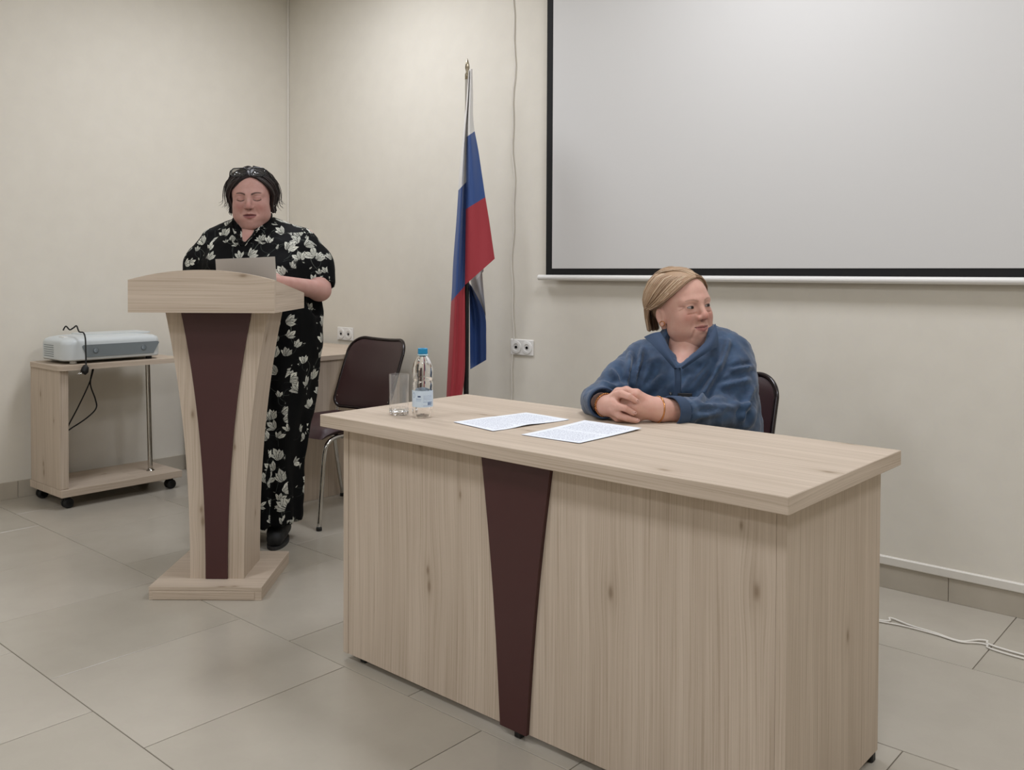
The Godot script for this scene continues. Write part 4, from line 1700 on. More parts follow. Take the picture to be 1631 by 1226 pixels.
# one blossom of the print: petals fanned from a point; angle 0 points up
func blossom(im: Image, cx: float, cy: float, size: float, ang: float, petals: int, rng: RandomNumberGenerator) -> void:
	for k in petals:
		var t := 0.0 if petals == 1 else (k / float(petals - 1) - 0.5)
		var a := ang + t * 1.35 + rng.randf_range(-0.12, 0.12)
		var len := size * rng.randf_range(0.8, 1.05) * (1.0 - 0.25 * absf(t))
		var wid := len * rng.randf_range(0.20, 0.30)
		var dir := Vector2(sin(a), -cos(a))
		var c := Vector2(cx, cy) + dir * len * 0.42
		var nrm := Vector2(-dir.y, dir.x)
		var e := int(len * 0.7) + 2
		var shade := rng.randf_range(0.78, 1.0)
		for y in range(int(c.y) - e, int(c.y) + e):
			for x in range(int(c.x) - e, int(c.x) + e):
				if x < 0 or y < 0 or x >= im.get_width() or y >= im.get_height():
					continue
				var d := Vector2(x, y) - c
				# u runs from the foot of the petal to its pointed tip
				var u := d.dot(dir) / len + 0.42
				if u <= 0.0 or u >= 1.0:
					continue
				var w := wid * pow(sin(PI * pow(u, 0.75)), 0.8) * (1.0 + 0.12 * sin(u * 9.0 + k))
				var v := d.dot(nrm)
				var q := absf(v) / maxf(w, 0.01)
				if q < 1.0:
					var col := Color(0.88, 0.88, 0.83) * shade
					if w - absf(v) < 1.6:
						col = Color(0.12, 0.125, 0.12)
					elif q < 0.10 and u < 0.75 or absf(q - 0.5) < 0.07 and u < 0.5 and u > 0.08:
						col = Color(0.40, 0.41, 0.38)
					col.a = 1.0
					im.set_pixel(x, y, col)

func stem(im: Image, a: Vector2, b: Vector2, bend: float, col: Color) -> void:
	var n := int(a.distance_to(b) * 1.5) + 2
	var nrm := (b - a).orthogonal() * bend
	for i in n:
		var t := i / float(n - 1)
		var p := a.lerp(b, t) + nrm * sin(t * PI)
		for o in [Vector2.ZERO, Vector2(1, 0)]:
			var x := int(p.x + o.x)
			var y := int(p.y + o.y)
			if x >= 0 and y >= 0 and x < im.get_width() and y < im.get_height():
				im.set_pixel(x, y, col)

const PRINT := 1.7   # metres covered by the printed cloth tile
const PRINT_PX := 1700

# the print of the dress: pale blossoms and twigs on black, laid out in the dress's own front plane (x, y)
func dress_print() -> ImageTexture:
	var im := Image.create(PRINT_PX, PRINT_PX, false, Image.FORMAT_RGB8)
	im.fill(Color(0.045, 0.05, 0.052))
	var rng := RandomNumberGenerator.new()
	rng.seed = 77
	var spots := []
	for q in [[240, 590, 62], [322, 628, 52], [160, 735, 48], [195, 725, 50], [400, 540, 62], [285, 680, 34], [345, 690, 50], [235, 520, 46], [495, 610, 50], [540, 680, 56], [620, 675, 56], [665, 590, 58], [730, 515, 44], [790, 550, 66], [855, 540, 58], [850, 585, 58], [830, 625, 60], [755, 630, 34], [885, 685, 66], [940, 670, 66], [868, 740, 54], [790, 785, 62], [735, 838, 52], [800, 855, 56], [890, 858, 48], [975, 822, 50], [1000, 782, 36], [1032, 772, 40], [930, 605, 56], [1000, 690, 60], [710, 465, 56], [390, 470, 52], [610, 510, 40], [430, 590, 36], [215, 640, 36], [600, 590, 40]]:
		spots.append(Vector3(270.0 + q[0] / 4.087, 240.0 + q[1] / 4.087, q[2] / 4.087))
	for q in [[115, 125, 40], [165, 120, 36], [200, 115, 26], [253, 105, 42], [318, 108, 52], [253, 165, 34], [322, 190, 36], [192, 180, 30], [175, 240, 50], [238, 237, 40], [310, 238, 44], [290, 292, 26], [320, 325, 34], [255, 355, 48], [300, 358, 40], [265, 402, 42], [180, 318, 38], [110, 375, 42], [145, 378, 36], [85, 430, 38], [125, 455, 44], [200, 422, 26], [165, 515, 42], [130, 528, 38], [228, 498, 40], [235, 535, 42], [165, 562, 42], [135, 605, 44], [230, 572, 34], [195, 602, 36], [85, 634, 44], [90, 690, 38], [185, 692, 52], [235, 716, 40], [155, 745, 46], [148, 792, 48], [195, 790, 52], [240, 792, 40], [225, 850, 44], [70, 830, 38], [75, 880, 42], [195, 882, 32], [120, 910, 38], [205, 925, 56], [250, 770, 34], [205, 990, 38], [265, 632, 36]]:
		spots.append(Vector3(390.0 + q[0] / 2.853, 470.0 + q[1] / 2.853, q[2] / 2.853))
	var k := PRINT_PX / PRINT
	var pts := []
	for s in spots:
		var x: float = (s.x - 415.0) * 0.002738
		var y: float = 1.2 - (s.y - 423.8) * 0.002738
		pts.append(Vector3(x, y, s.z * 0.002738))
	# the part of the cloth that the lectern hides goes on in the same way
	for i in 900:
		var p := Vector3(rng.randf_range(-0.85, 0.85), rng.randf_range(0.0, 1.65), rng.randf_range(0.03, 0.046))
		var free := true
		for q in pts:
			if Vector2(q.x - p.x, q.y - p.y).length() < 0.058:
				free = false
				break
		if free and pts.size() < 430 and (p.x < -0.02 and p.y < 1.15 or absf(p.x) > 0.32):
			pts.append(p)
	for i in pts.size():
		var best := -1
		var bd := 0.12
		for j in pts.size():
			if j == i:
				continue
			var d: float = Vector2(pts[i].x - pts[j].x, pts[i].y - pts[j].y).length()
			if d < bd and rng.randf() < 0.7:
				bd = d
				best = j
		var a := Vector2((pts[i].x + PRINT / 2) * k, (PRINT - pts[i].y) * k)
		if best >= 0:
			var b := Vector2((pts[best].x + PRINT / 2) * k, (PRINT - pts[best].y) * k)
			stem(im, a, b, rng.randf_range(-0.3, 0.3), Color(0.36, 0.38, 0.35))
		for t in 2:
			var e := a + Vector2(rng.randf_range(-55, 55), rng.randf_range(-20, 70))
			stem(im, a, e, rng.randf_range(-0.4, 0.4), Color(0.22, 0.24, 0.23))
			if rng.randf() < 0.4:
				blossom(im, e.x, e.y, 16.0, rng.randf_range(-3, 3), 1, rng)
	for p in pts:
		var pet := 1 if p.z < 0.024 else (3 if p.z < 0.034 else 3 + rng.randi() % 3)
		var size: float = p.z * k * 1.22
		var ang := rng.randf_range(-1.1, 1.1)
		var dir := Vector2(sin(ang), -cos(ang))
		var c := Vector2((p.x + PRINT / 2) * k, (PRINT - p.y) * k) - dir * size * 0.4
		blossom(im, c.x, c.y, size, ang, pet, rng)
	return ImageTexture.create_from_image(im)

func hand_prims(wrist: Vector3, kn: Array, fingers: Array, thumb: Array, k := 0.008, fk := 0.0035, fr := 0.0095) -> Array:
	var ps := []
	for i in 4:
		ps.append(pc(wrist.lerp(kn[i], 0.1), kn[i], 0.017, 0.0125, k))
	ps.append(pc(wrist.lerp(kn[1], 0.3), kn[1].lerp(kn[2], 0.5), 0.018, 0.014, k))
	for i in 4:
		var f: Array = fingers[i]
		var r: float = fr * (0.86 if i == 3 else 1.0)
		for j in f.size() - 1:
			ps.append(pc(f[j], f[j + 1], r * (1.12 - 0.12 * j), r * (1.02 - 0.12 * j), fk if j == 0 else fk * 0.7))
	for j in thumb.size() - 1:
		ps.append(pc(thumb[j], thumb[j + 1], 0.0135 - 0.0015 * j, 0.0118 - 0.0012 * j, 0.006))
	return ps

func build_speaker_person() -> void:
	var org := at_depth(415, 613, 3.935)
	org.y = 0.0
	var turn := 0.726
	var d := thing("person", "standing person in a long black dress with white blossoms reading at the lectern", "person", org, turn)
	# ---- dress
	var tab := [[0.095, 0.0, 0.0, 0.172, 0.150], [0.30, 0.0, 0.0, 0.186, 0.165], [0.50, 0.0, 0.0, 0.212, 0.185], [0.70, 0.0, 0.005, 0.243, 0.205], [0.88, 0.0, 0.01, 0.272, 0.222], [1.00, 0.0, 0.015, 0.276, 0.222], [1.10, 0.0, 0.02, 0.258, 0.212], [1.20, -0.005, 0.03, 0.245, 0.195], [1.29, -0.005, 0.015, 0.225, 0.155], [1.345, -0.012, -0.005, 0.198, 0.115], [1.382, -0.018, -0.012, 0.150, 0.090], [1.41, -0.026, -0.015, 0.085, 0.070]]
	var ps := [ploft(tab, Transform3D.IDENTITY, 0.03)]
	var sl := [Vector3(0.180, 1.306, -0.01), Vector3(0.243, 1.210, 0.005), Vector3(0.262, 1.135, 0.035)]
	var sr := [Vector3(-0.198, 1.302, -0.01), Vector3(-0.252, 1.205, 0.01), Vector3(-0.258, 1.13, 0.05)]
	for s in [sl, sr]:
		ps.append(pc(s[0], s[1], 0.062, 0.073, 0.07))
		ps.append(pc(s[1], s[2], 0.074, 0.066, 0.02))
		# the sleeve ends in an open hem
		var e: Vector3 = s[2] + (s[2] - s[1]).normalized() * 0.085
		ps.append(pc(s[2] + (s[2] - s[1]).normalized() * 0.070, e, 0.068, 0.075, 0.004, true))
	# neckline: a V cut open to the throat
	ps.append(pc(Vector3(-0.030, 1.292, 0.165), Vector3(-0.028, 1.40, 0.045), 0.004, 0.046, 0.006, true))
	ps.append(pc(Vector3(-0.028, 1.40, 0.02), Vector3(-0.028, 1.50, 0.0), 0.056, 0.062, 0.006, true))
	var s := nets(ps, Vector3(-0.37, 0.08, -0.26), Vector3(0.37, 1.44, 0.28), 0.0095)
	var nz := noise(1.0, 2, 5)
	displace(s, func(p: Vector3, n: Vector3) -> float:
		var low: float = sm(1.15, 0.55, p.y)
		var a := atan2(p.x, p.z)
		return low * 0.010 * sin(a * 9.0 + nz.get_noise_2d(p.y * 1.5, a) * 3.0) + 0.006 * nz.get_noise_3d(p.x * 9.0, p.y * 5.0, p.z * 9.0) + 0.004 * sin((p.x * 22.0 + p.y * 30.0)) * sm(0.9, 1.1, p.y) * nz.get_noise_3d(p.x * 4.0, p.y * 4.0, 2.0))
	var dm := mat(Color(1, 1, 1), 0.72)
	dm.metallic_specular = 0.22
	dm.albedo_texture = dress_print()
	dm.uv1_triplanar = true
	dm.uv1_triplanar_sharpness = 90.0
	dm.uv1_scale = Vector3.ONE / PRINT
	dm.uv1_offset = Vector3(0.5, 0.0, 0.5)
	put(join([s]), "dress", dm, d)
	# collar: two narrow bands standing at the neck and falling into the V
	for sgn in [-1.0, 1.0]:
		var band := mb()
		var c0 := [Vector3(sgn * 0.045, 1.400, -0.060), Vector3(sgn * 0.070, 1.398, -0.015), Vector3(sgn * 0.066, 1.378, 0.040), Vector3(sgn * 0.042, 1.350, 0.088), Vector3(sgn * 0.016, 1.315, 0.140), Vector3(sgn * 0.002, 1.285, 0.170)]
		var c1 := [Vector3(sgn * 0.05, 1.432, -0.055), Vector3(sgn * 0.076, 1.430, -0.012), Vector3(sgn * 0.080, 1.400, 0.045), Vector3(sgn * 0.064, 1.368, 0.100), Vector3(sgn * 0.040, 1.325, 0.148), Vector3(sgn * 0.010, 1.280, 0.176)]
		for q in c0.size():
			c0[q].x -= 0.028
			c1[q].x -= 0.028
		var A := curve(c0, 18)
		var B := curve(c1, 18)
		for th in [0.0, 0.004]:
			var rows := []
			for i in 18:
				var row := PackedVector3Array()
				for j in 5:
					var t := j / 4.0
					row.append(A[i].lerp(B[i], t) + Vector3(sgn * 0.006 * sin(t * PI), 0.004 * sin(t * PI), 0.006 * sin(t * PI) + th))
				rows.append(row)
			grid_into(band, rows, false, (sgn > 0.0) != (th > 0.0))
		put(band.commit(), "collar", dm, d)
	# ---- skin: head, neck, arms and hands
	var o := {"jaw": 1.06, "open": 0.0035, "lids": 1.0, "smile": 0.0, "chin2": 1.1, "skin": lin(190, 150, 139), "flush": lin(170, 119, 110), "lip": lin(138, 80, 80), "mouth": lin(70, 28, 28), "brow": lin(58, 42, 38), "brow_amt": 0.9, "brow_w": 1.3, "lash": lin(40, 28, 26), "lid_tone": lin(150, 98, 92)}
	var hx := Transform3D(Basis(Vector3.UP, 0.11) * Basis(Vector3.RIGHT, 0.14) * Basis(Vector3.BACK, 0.03) * 1.09, Vector3(-0.024, 1.492, 0.045))
	var hs := nets(head_prims(o), Vector3(-0.095, -0.14, -0.125), Vector3(0.095, 0.125, 0.12), 0.0024)
	var fz := noise(1.0, 2, 9)
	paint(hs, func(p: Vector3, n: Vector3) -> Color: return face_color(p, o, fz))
	move(hs, hx)
	var bp := [pc(Vector3(-0.030, 1.44, 0.020), Vector3(-0.028, 1.36, 0.000), 0.058, 0.062, 0.02), pc(Vector3(-0.028, 1.37, 0.02), Vector3(-0.030, 1.27, 0.085), 0.055, 0.06, 0.03)]
	for sg in [-1.0, 1.0]:
		bp.append(pc(Vector3(-0.028, 1.35, -0.005), Vector3(sg * 0.19, 1.315, -0.01), 0.05, 0.045, 0.03))
		bp.append(pc(Vector3(sg * 0.19, 1.315, -0.01), Vector3(sg * 0.253, 1.20, 0.02), 0.045, 0.045, 0.02))
	# her left arm rests on the lectern, her right one likewise behind its front board
	var el := Vector3(0.272, 1.098, 0.075)
	var wl := Vector3(0.120, 1.142, 0.345)
	bp.append(pc(Vector3(0.255, 1.19, 0.02), el, 0.050, 0.046, 0.02))
	bp.append(psq(el, wl, 0.045, 0.028, Vector3(0, 1, 0), 0.9, 0.02))
	var er := Vector3(-0.275, 1.10, 0.085)
	var wr := Vector3(-0.170, 1.142, 0.345)
	bp.append(pc(Vector3(-0.26, 1.19, 0.03), er, 0.050, 0.046, 0.02))
	bp.append(psq(er, wr, 0.045, 0.028, Vector3(0, 1, 0), 0.9, 0.02))
	var skin := func(p: Vector3, n: Vector3) -> Color:
		var m := fz.get_noise_3d(p.x * 22.0, p.y * 22.0, p.z * 22.0)
		return o.skin.lerp(o.flush, clampf(0.35 + m * 0.5, 0.0, 1.0) * 0.6)
	var bs := nets(bp, Vector3(-0.36, 1.03, -0.10), Vector3(0.36, 1.52, 0.40), 0.006)
	paint(bs, skin)
	var list := [hs, bs]
	for sgn in [-1.0, 1.0]:
		var w: Vector3 = wl if sgn > 0 else wr
		var f: Vector3 = Vector3(-sgn * 0.35, 0.02, 1.0).normalized()
		var r: Vector3 = Vector3(f.z, 0, -f.x) * -sgn
		var kn := []
		var fi := []
		for i in 4:
			var k: Vector3 = w + f * (0.078 - 0.006 * absf(i - 1.2)) + r * (0.027 - 0.018 * i) + Vector3(0, 0.004, 0)
			kn.append(k)
			var l: float = [0.040, 0.044, 0.041, 0.033][i]
			fi.append([k, k + f * l + Vector3(0, 0.006, 0), k + f * l * 1.55 + Vector3(0, -0.008, 0), k + f * l * 1.9 + Vector3(0, -0.022, 0)])
		var tb := [w + f * 0.025 + r * 0.025, w + f * 0.055 + r * 0.048, w + f * 0.085 + r * 0.052 - Vector3(0, 0.004, 0)]
		var hp := hand_prims(w, kn, fi, tb)
		hp.append(pc(w - f * 0.05, w, 0.030, 0.026, 0.01))
		var hsd := nets(hp, w - Vector3(0.12, 0.06, 0.08), w + Vector3(0.12, 0.06, 0.19), 0.0035)
		paint(hsd, skin)
		list.append(hsd)
	put(join(list), "body", skin_material(), d)
	# ---- dark stockings
	for sgn in [-1.0, 1.0]:
		var ap := [pc(Vector3(sgn * 0.078, 0.06, -0.015), Vector3(sgn * 0.085, 0.30, 0.0), 0.036, 0.052, 0.01)]
		var asd := nets(ap, Vector3(sgn * 0.08 - 0.07, 0.02, -0.09), Vector3(sgn * 0.08 + 0.07, 0.36, 0.08), 0.008)
		put(join([asd]), "stocking", mat(Color(0.075, 0.062, 0.062), 0.7), d)
	# ---- shoes
	for sgn in [-1.0, 1.0]:
		var x: float = sgn * 0.080
		var sp := [pc(Vector3(x, 0.052, -0.045), Vector3(x + sgn * 0.008, 0.040, 0.10), 0.043, 0.036, 0.02), pc(Vector3(x, 0.085, -0.02), Vector3(x, 0.055, 0.04), 0.040, 0.040, 0.02), pe(Vector3(x, -0.03, 0.03), Vector3(0.2, 0.034, 0.3), 0.003, true)]
		var ss := nets(sp, Vector3(x - 0.08, -0.01, -0.11), Vector3(x + 0.08, 0.14, 0.17), 0.006)
		var shoe := put(join([ss]), "shoe", mat(Color(0.045, 0.045, 0.047), 0.65), d)
		var so := mb()
		var out := PackedVector2Array()
		for i in 28:
			var a := TAU * i / 28.0
			out.append(Vector2(x + sgn * 0.004 * (1.0 + sin(a)) + 0.043 * cos(a), -(0.028 + 0.112 * sin(a))))
		extrude_into(so, out, 0.0, 0.014)
		put(so.commit(), "sole", mat(Color(0.16, 0.155, 0.15), 0.7), shoe, Vector3.ZERO, Vector3(-PI / 2, 0, 0))
	# ---- hair: dark, chin length, parted over the forehead
	var dark := [lin(34, 26, 25), lin(26, 20, 20), lin(44, 34, 32)]
	var hair := mb()
	var hl := func(az: float) -> float:
		var keys := [[-180, -50], [-95, -46], [-70, -14], [-56, 4], [-38, 16], [-18, 28], [5, 36], [22, 33], [40, 20], [58, 0], [72, -16], [95, -46], [180, -50]]
		for i in keys.size() - 1:
			if az <= keys[i + 1][0]:
				return lerpf(keys[i][1], keys[i + 1][1], (az - keys[i][0]) / float(keys[i + 1][0] - keys[i][0]))
		return -50.0
	hair_cap(hair, hl, 0.003, func(az: float, el: float) -> Color: return dark[1])
	for sgn in [-1.0, 1.0]:
		var gs := []
		for k in 7:
			var t := k / 6.0
			var a0 := lerpf(6.0 if sgn > 0 else -14.0, 175.0, t)
			var g := []
			g.append(scalp(sgn * a0 * 0.6, lerpf(39.0, 82.0, minf(1.0, t * 2.0)), 0.003))
			g.append(scalp(sgn * lerpf(26.0, 172.0, t), lerpf(32.0, 62.0, t), 0.007))
			g.append(scalp(sgn * lerpf(50.0, 170.0, t), lerpf(11.0, 30.0, t), 0.011))
			g.append(scalp(sgn * lerpf(66.0, 170.0, t), -10.0, 0.014))
			var p := scalp(sgn * lerpf(74.0, 170.0, t), -36.0, 0.017)
			g.append(p)
			g.append(p + Vector3(sgn * lerpf(0.010, 0.0, t), -0.042, -0.004))
			gs.append(g)
		locks(hair, gs, 560, 0.0040, 0.0040, 31 + int(sgn), dark, 0.6, 0.0035, 0.35)
		# flyaway ends
		var gf := []
		for k in 4:
			var t := k / 3.0
			var g := []
			g.append(scalp(sgn * lerpf(60.0, 100.0, t), 40.0, 0.012))
			g.append(scalp(sgn * lerpf(72.0, 110.0, t), 15.0, 0.020))
			g.append(scalp(sgn * lerpf(78.0, 115.0, t), -8.0, 0.026))
			var p := scalp(sgn * lerpf(80.0, 118.0, t), -20.0 - 14.0 * t, 0.034)
			g.append(p)
			g.append(p + Vector3(sgn * 0.022, -0.012 - 0.02 * t, 0.0))
			gf.append(g)
		locks(hair, gf, 26 if sgn < 0 else 14, 0.0028, 0.007, 61 + int(sgn), dark)
	var wisps := []
	for q in [[[4, 42], [-14, 34], [-30, 24], [-42, 8]], [[0, 46], [-20, 34], [-38, 20], [-52, 0]], [[-6, 48], [-28, 36], [-46, 16], [-60, -6]]]:
		var g := []
		for r in q:
			g.append(scalp(r[0], r[1], 0.0035))
		wisps.append(g)
	locks(hair, wisps, 70, 0.0022, 0.0025, 5, dark)
	var hm := vertex_material(0.42)
	var ho := put(hair.commit(), "hair", hm, d)
	ho.transform = hx
	# ---- small ear stud
	for sgn in [-1.0, 1.0]:
		var stud := mb()
		lathe_into(stud, [[0.0, 0.003], [0.002, 0.002], [0.003, 0.0], [0.002, -0.002], [0.0, -0.003]], 10, hx * Vector3(sgn * 0.083, -0.033, 0.0))
		put(stud.commit(), "ear_stud", mat(Color(0.85, 0.85, 0.82), 0.2, 1.0), d)
	# ---- glasses pushed up on the hair: a thing of its own
	var gx := d.transform * hx
	var ge := thing("eyeglasses", "black framed eyeglasses pushed up on the standing person's dark hair", "eyeglasses", gx * Vector3(0, 0.103, 0.060))
	var gb := gx.basis.orthonormalized() * Basis(Vector3.RIGHT, -0.42)
	ge.transform.basis = gb
	var lens := mat(Color(0.05, 0.055, 0.06, 0.55), 0.03)
	lens.transparency = BaseMaterial3D.TRANSPARENCY_ALPHA
	lens.metallic_specular = 1.0
	var frame := mat(Color(0.03, 0.03, 0.032), 0.3)
	for sgn in [-1.0, 1.0]:
		var rr := rounded_rect(0.062, 0.036, 0.013, 6, Vector2(sgn * 0.0385, 0))
		var path := []
		for p in rr:
			path.append(Vector3(p.x, p.y, -0.30 * p.x * p.x * 12.0 * 0.3))
		path.append(path[0])
		var fr := mb()
		tube_into(fr, path, [0.0024], 8)
		put(fr.commit(), "rim", frame, ge)
		var le := mb()
		var rows := []
		for i in 9:
			var row := PackedVector3Array()
			for p in rounded_rect(0.060, 0.034, 0.012, 6, Vector2.ZERO):
				var q: Vector2 = p * (1.0 - i / 8.0 * 0.999)
				row.append(Vector3(q.x + sgn * 0.0385, q.y, 0.0035 - q.length_squared() / 0.13))
			rows.append(row)
		grid_into(le, rows, true, true)
		put(le.commit(), "lens", lens, ge)
		var te := mb()
		tube_into(te, curve([Vector3(sgn * 0.070, 0.010, -0.004), Vector3(sgn * 0.078, 0.008, -0.02), Vector3(sgn * 0.086, 0.0, -0.06), Vector3(sgn * 0.088, -0.006, -0.11)], 12), [0.0026], 8)
		put(te.commit(), "temple", frame, ge)
	put(tube(curve([Vector3(-0.008, 0.006, 0.0), Vector3(0, 0.010, 0.003), Vector3(0.008, 0.006, 0.0)], 8), 0.0026, 8), "bridge", frame, ge)

func build_seated_person() -> void:
	var d := thing("person", "seated person in a blue shirt with clasped hands resting on the desk", "person", Vector3(3.46, 0, 0.92), 0.0)
	var inv := d.transform.affine_inverse()
	var fz := noise(1.0, 2, 19)
	var yaw := 0.45
	var X := Vector3(cos(yaw), 0, -sin(yaw))
	var Z := Vector3(sin(yaw), 0, cos(yaw))
	var body := Transform3D(Basis(X, Vector3.UP, Z), Vector3(3.462, 0, 0.905))
	# ---- shirt: torso, sleeves, turned-back cuffs
	var tab := [[0.44, 0.0, -0.02, 0.235, 0.185], [0.58, 0.0, 0.0, 0.250, 0.205], [0.72, 0.0, 0.02, 0.238, 0.205], [0.82, 0.005, 0.03, 0.215, 0.180], [0.90, 0.012, 0.015, 0.188, 0.145], [0.95, 0.018, 0.0, 0.146, 0.110], [0.985, 0.016, -0.005, 0.100, 0.085], [1.01, 0.012, -0.005, 0.070, 0.070]]
	var shl := at_depth(1024, 574, 2.93)
	var ell := at_depth(952, 640, 2.745)
	var cul := at_depth(958, 641, 2.66)
	var shr := at_depth(1158, 563, 2.90)
	var elr := at_depth(1173, 657, 2.765)
	var cur := at_depth(1086, 656, 2.615)
	var ps := [ploft(tab, body, 0.03)]
	ps.append(pc(shl, shl.lerp(ell, 0.5) + Vector3(0, 0.004, 0), 0.064, 0.056, 0.05))
	ps.append(pc(shl.lerp(ell, 0.5) + Vector3(0, 0.004, 0), ell, 0.056, 0.048, 0.02))
	ps.append(pc(ell, cul, 0.048, 0.044, 0.02))
	ps.append(pc(shr, shr.lerp(elr, 0.5), 0.072, 0.066, 0.06))
	ps.append(pc(shr.lerp(elr, 0.5), elr, 0.066, 0.056, 0.02))
	ps.append(pc(elr, cur, 0.054, 0.043, 0.02))
	# open cuffs
	var fl := (cul - ell).normalized()
	var fr := (cur - elr).normalized()
	ps.append(pc(cul + fl * 0.052, cul + fl * 0.10, 0.060, 0.062, 0.002, true))
	ps.append(pc(cur + fr * 0.052, cur + fr * 0.10, 0.060, 0.062, 0.002, true))
	# the desk flattens what lies on it
	ps.append(pe(Vector3(3.5, 0.252, 1.56), Vector3(3.0, 0.5, 0.342), 0.004, true))
	# open collar
	var vee := at_depth(1078, 586, 2.745)
	var thr := at_depth(1092, 542, 2.86)
	ps.append(pc(vee, thr, 0.004, 0.046, 0.005, true))
	ps.append(pc(thr, thr + Vector3(0, 0.10, 0), 0.062, 0.075, 0.006, true))
	var s := nets(ps, Vector3(3.08, 0.43, 0.62), Vector3(3.98, 1.05, 1.42), 0.0075)
	# creases: [px0, py0, px1, py1, width px, height mm] drawn on the shirt as it faces the desk's front
	var folds := [[1004, 560, 996, 625, 5, 5], [1023, 556, 1008, 620, 4, 5], [1052, 600, 1020, 632, 6, 4], [1146, 580, 1118, 632, 5, 6], [1130, 585, 1090, 628, 6, 5], [1100, 600, 1082, 628, 5, 4], [1160, 545, 1146, 590, 5, 5], [1165, 590, 1198, 584, 4, 4], [1150, 615, 1190, 605, 5, 4], [1198, 620, 1182, 668, 5, 5], [975, 590, 990, 612, 5, 5], [955, 612, 995, 618, 6, 5], [945, 628, 985, 636, 5, 4], [1120, 645, 1180, 650, 5, 3], [1105, 665, 1150, 655, 5, 3], [1040, 575, 1010, 640, 7, 4], [1170, 640, 1196, 650, 5, 4]]
	displace(s, func(p: Vector3, n: Vector3) -> float:
		var h := 0.004 * fz.get_noise_3d(p.x * 14.0, p.y * 14.0, p.z * 14.0) + 0.0022 * fz.get_noise_3d(p.x * 34.0, p.y * 22.0, p.z * 34.0)
		if n.dot(EYE_F) < 0.2:
			var v := p - EYE
			var w := v.dot(EYE_F)
			var q := Vector2(PPX + FOCAL * v.dot(EYE_R) / w, PPY - FOCAL * v.dot(EYE_U) / w)
			for f in folds:
				var a := Vector2(f[0], f[1])
				var b := Vector2(f[2], f[3])
				var ab := b - a
				var t := (q - a).dot(ab) / ab.length_squared()
				if t < -0.2 or t > 1.2:
					continue
				var e := (q - a).cross(ab.normalized())
				var end: float = sm(-0.2, 0.15, t) * sm(1.2, 0.85, t)
				h += end * f[5] * 0.0028 * (bump(e, f[4]) - 0.7 * bump(e - f[4] * 1.6, f[4]) - 0.4 * bump(e + f[4] * 1.6, f[4]))
		var near: float = minf((p - cul - fl * 0.05).length(), (p - cur - fr * 0.05).length())
		h *= sm(0.05, 0.10, near)
		return h if p.y > 0.765 or p.z < 1.2 else 0.0)
	var blue := [lin(35, 56, 82), lin(50, 76, 106)]
	paint(s, func(p: Vector3, n: Vector3) -> Color:
		var m := fz.get_noise_3d(p.x * 16.0, p.y * 16.0, p.z * 16.0) + 0.5 * fz.get_noise_3d(p.x * 60.0, p.y * 60.0, p.z * 60.0)
		return blue[0].lerp(blue[1], clampf(0.45 + m * 0.7, 0.0, 1.0)))
	move(s, inv)
	var cloth := vertex_material(0.8, 0.5)
	var shirt := put(join([s]), "shirt", cloth, d)
	# cuffs as turned bands
	for q in [[cul, fl, 0.0445], [cur, fr, 0.0440]]:
		var cst := mb()
		var bas := basis_along(q[1])
		lathe_into(cst, [[q[2] - 0.002, 0.010], [q[2] + 0.002, 0.011], [q[2] + 0.0022, 0.048], [q[2] + 0.0005, 0.053], [q[2] - 0.003, 0.053], [q[2] - 0.0045, 0.048], [q[2] - 0.005, 0.02]], 32, inv * q[0], bas)
		put(cst.commit(), "cuff", M.denim, shirt)
	# collar flaps (pixel corners on the shirt front)
	var flaps := [
		[[1050, 528, 2.84], [1062, 548, 2.80], [1078, 585, 2.735], [1072, 588, 2.735], [1044, 556, 2.79], [1025, 538, 2.86]],
		[[1138, 515, 2.86], [1124, 542, 2.79], [1079, 585, 2.735], [1086, 589, 2.735], [1126, 562, 2.755], [1143, 553, 2.80]]]
	for k in 2:
		var f: Array = flaps[k]
		var A := curve([at_depth(f[0][0], f[0][1], f[0][2]), at_depth(f[1][0], f[1][1], f[1][2]), at_depth(f[2][0], f[2][1], f[2][2])], 16)
		var B := curve([at_depth(f[5][0], f[5][1], f[5][2]), at_depth(f[4][0], f[4][1], f[4][2]), at_depth(f[3][0], f[3][1], f[3][2])], 16)
		var st := mb()
		for th in [0.0, 0.005]:
			var rows := []
			for i in 16:
				var row := PackedVector3Array()
				for j in 7:
					var t := j / 6.0
					row.append(inv * (A[i].lerp(B[i], t) - EYE_F * (0.010 * sin(t * PI) + 0.012 - th) + Vector3(0, 0.006 * sin(t * 2.6), 0)))
				rows.append(row)
			grid_into(st, rows, false, (k == 0) != (th > 0.0))
		put(st.commit(), "collar", M.denim, shirt)
	# placket with buttons, and the dark badge sewn on it
	var plk := curve([at_depth(1079, 586, 2.728), at_depth(1080, 605, 2.716), at_depth(1079, 625, 2.712), at_depth(1076, 640, 2.712)], 14)
	var pst := mb()
	tube_into(pst, plk.map(func(p): return inv * p), [0.010], 8, 0.28, EYE_F)
	put(pst.commit(), "placket", M.denim, shirt)
	for q in [[1068, 627, 2.706], [1176, 660, 2.71]]:
		put(lathe([[0.0, 0.002], [0.004, 0.002], [0.005, 0.001], [0.005, -0.002], [0.0, -0.002]], 14), "button", mat(Color(0.06, 0.08, 0.11), 0.4), shirt, inv * at_depth(q[0], q[1], q[2]), Vector3(PI / 2, 0.5, 0))
	var bad := put(box(Vector3.ZERO, Vector3(0.042, 0.022, 0.002), 0.0008), "badge", mat(Color(0.035, 0.04, 0.055), 0.6), shirt, inv * at_depth(1091, 632, 2.70), Vector3(-0.1, 0.5, 0))
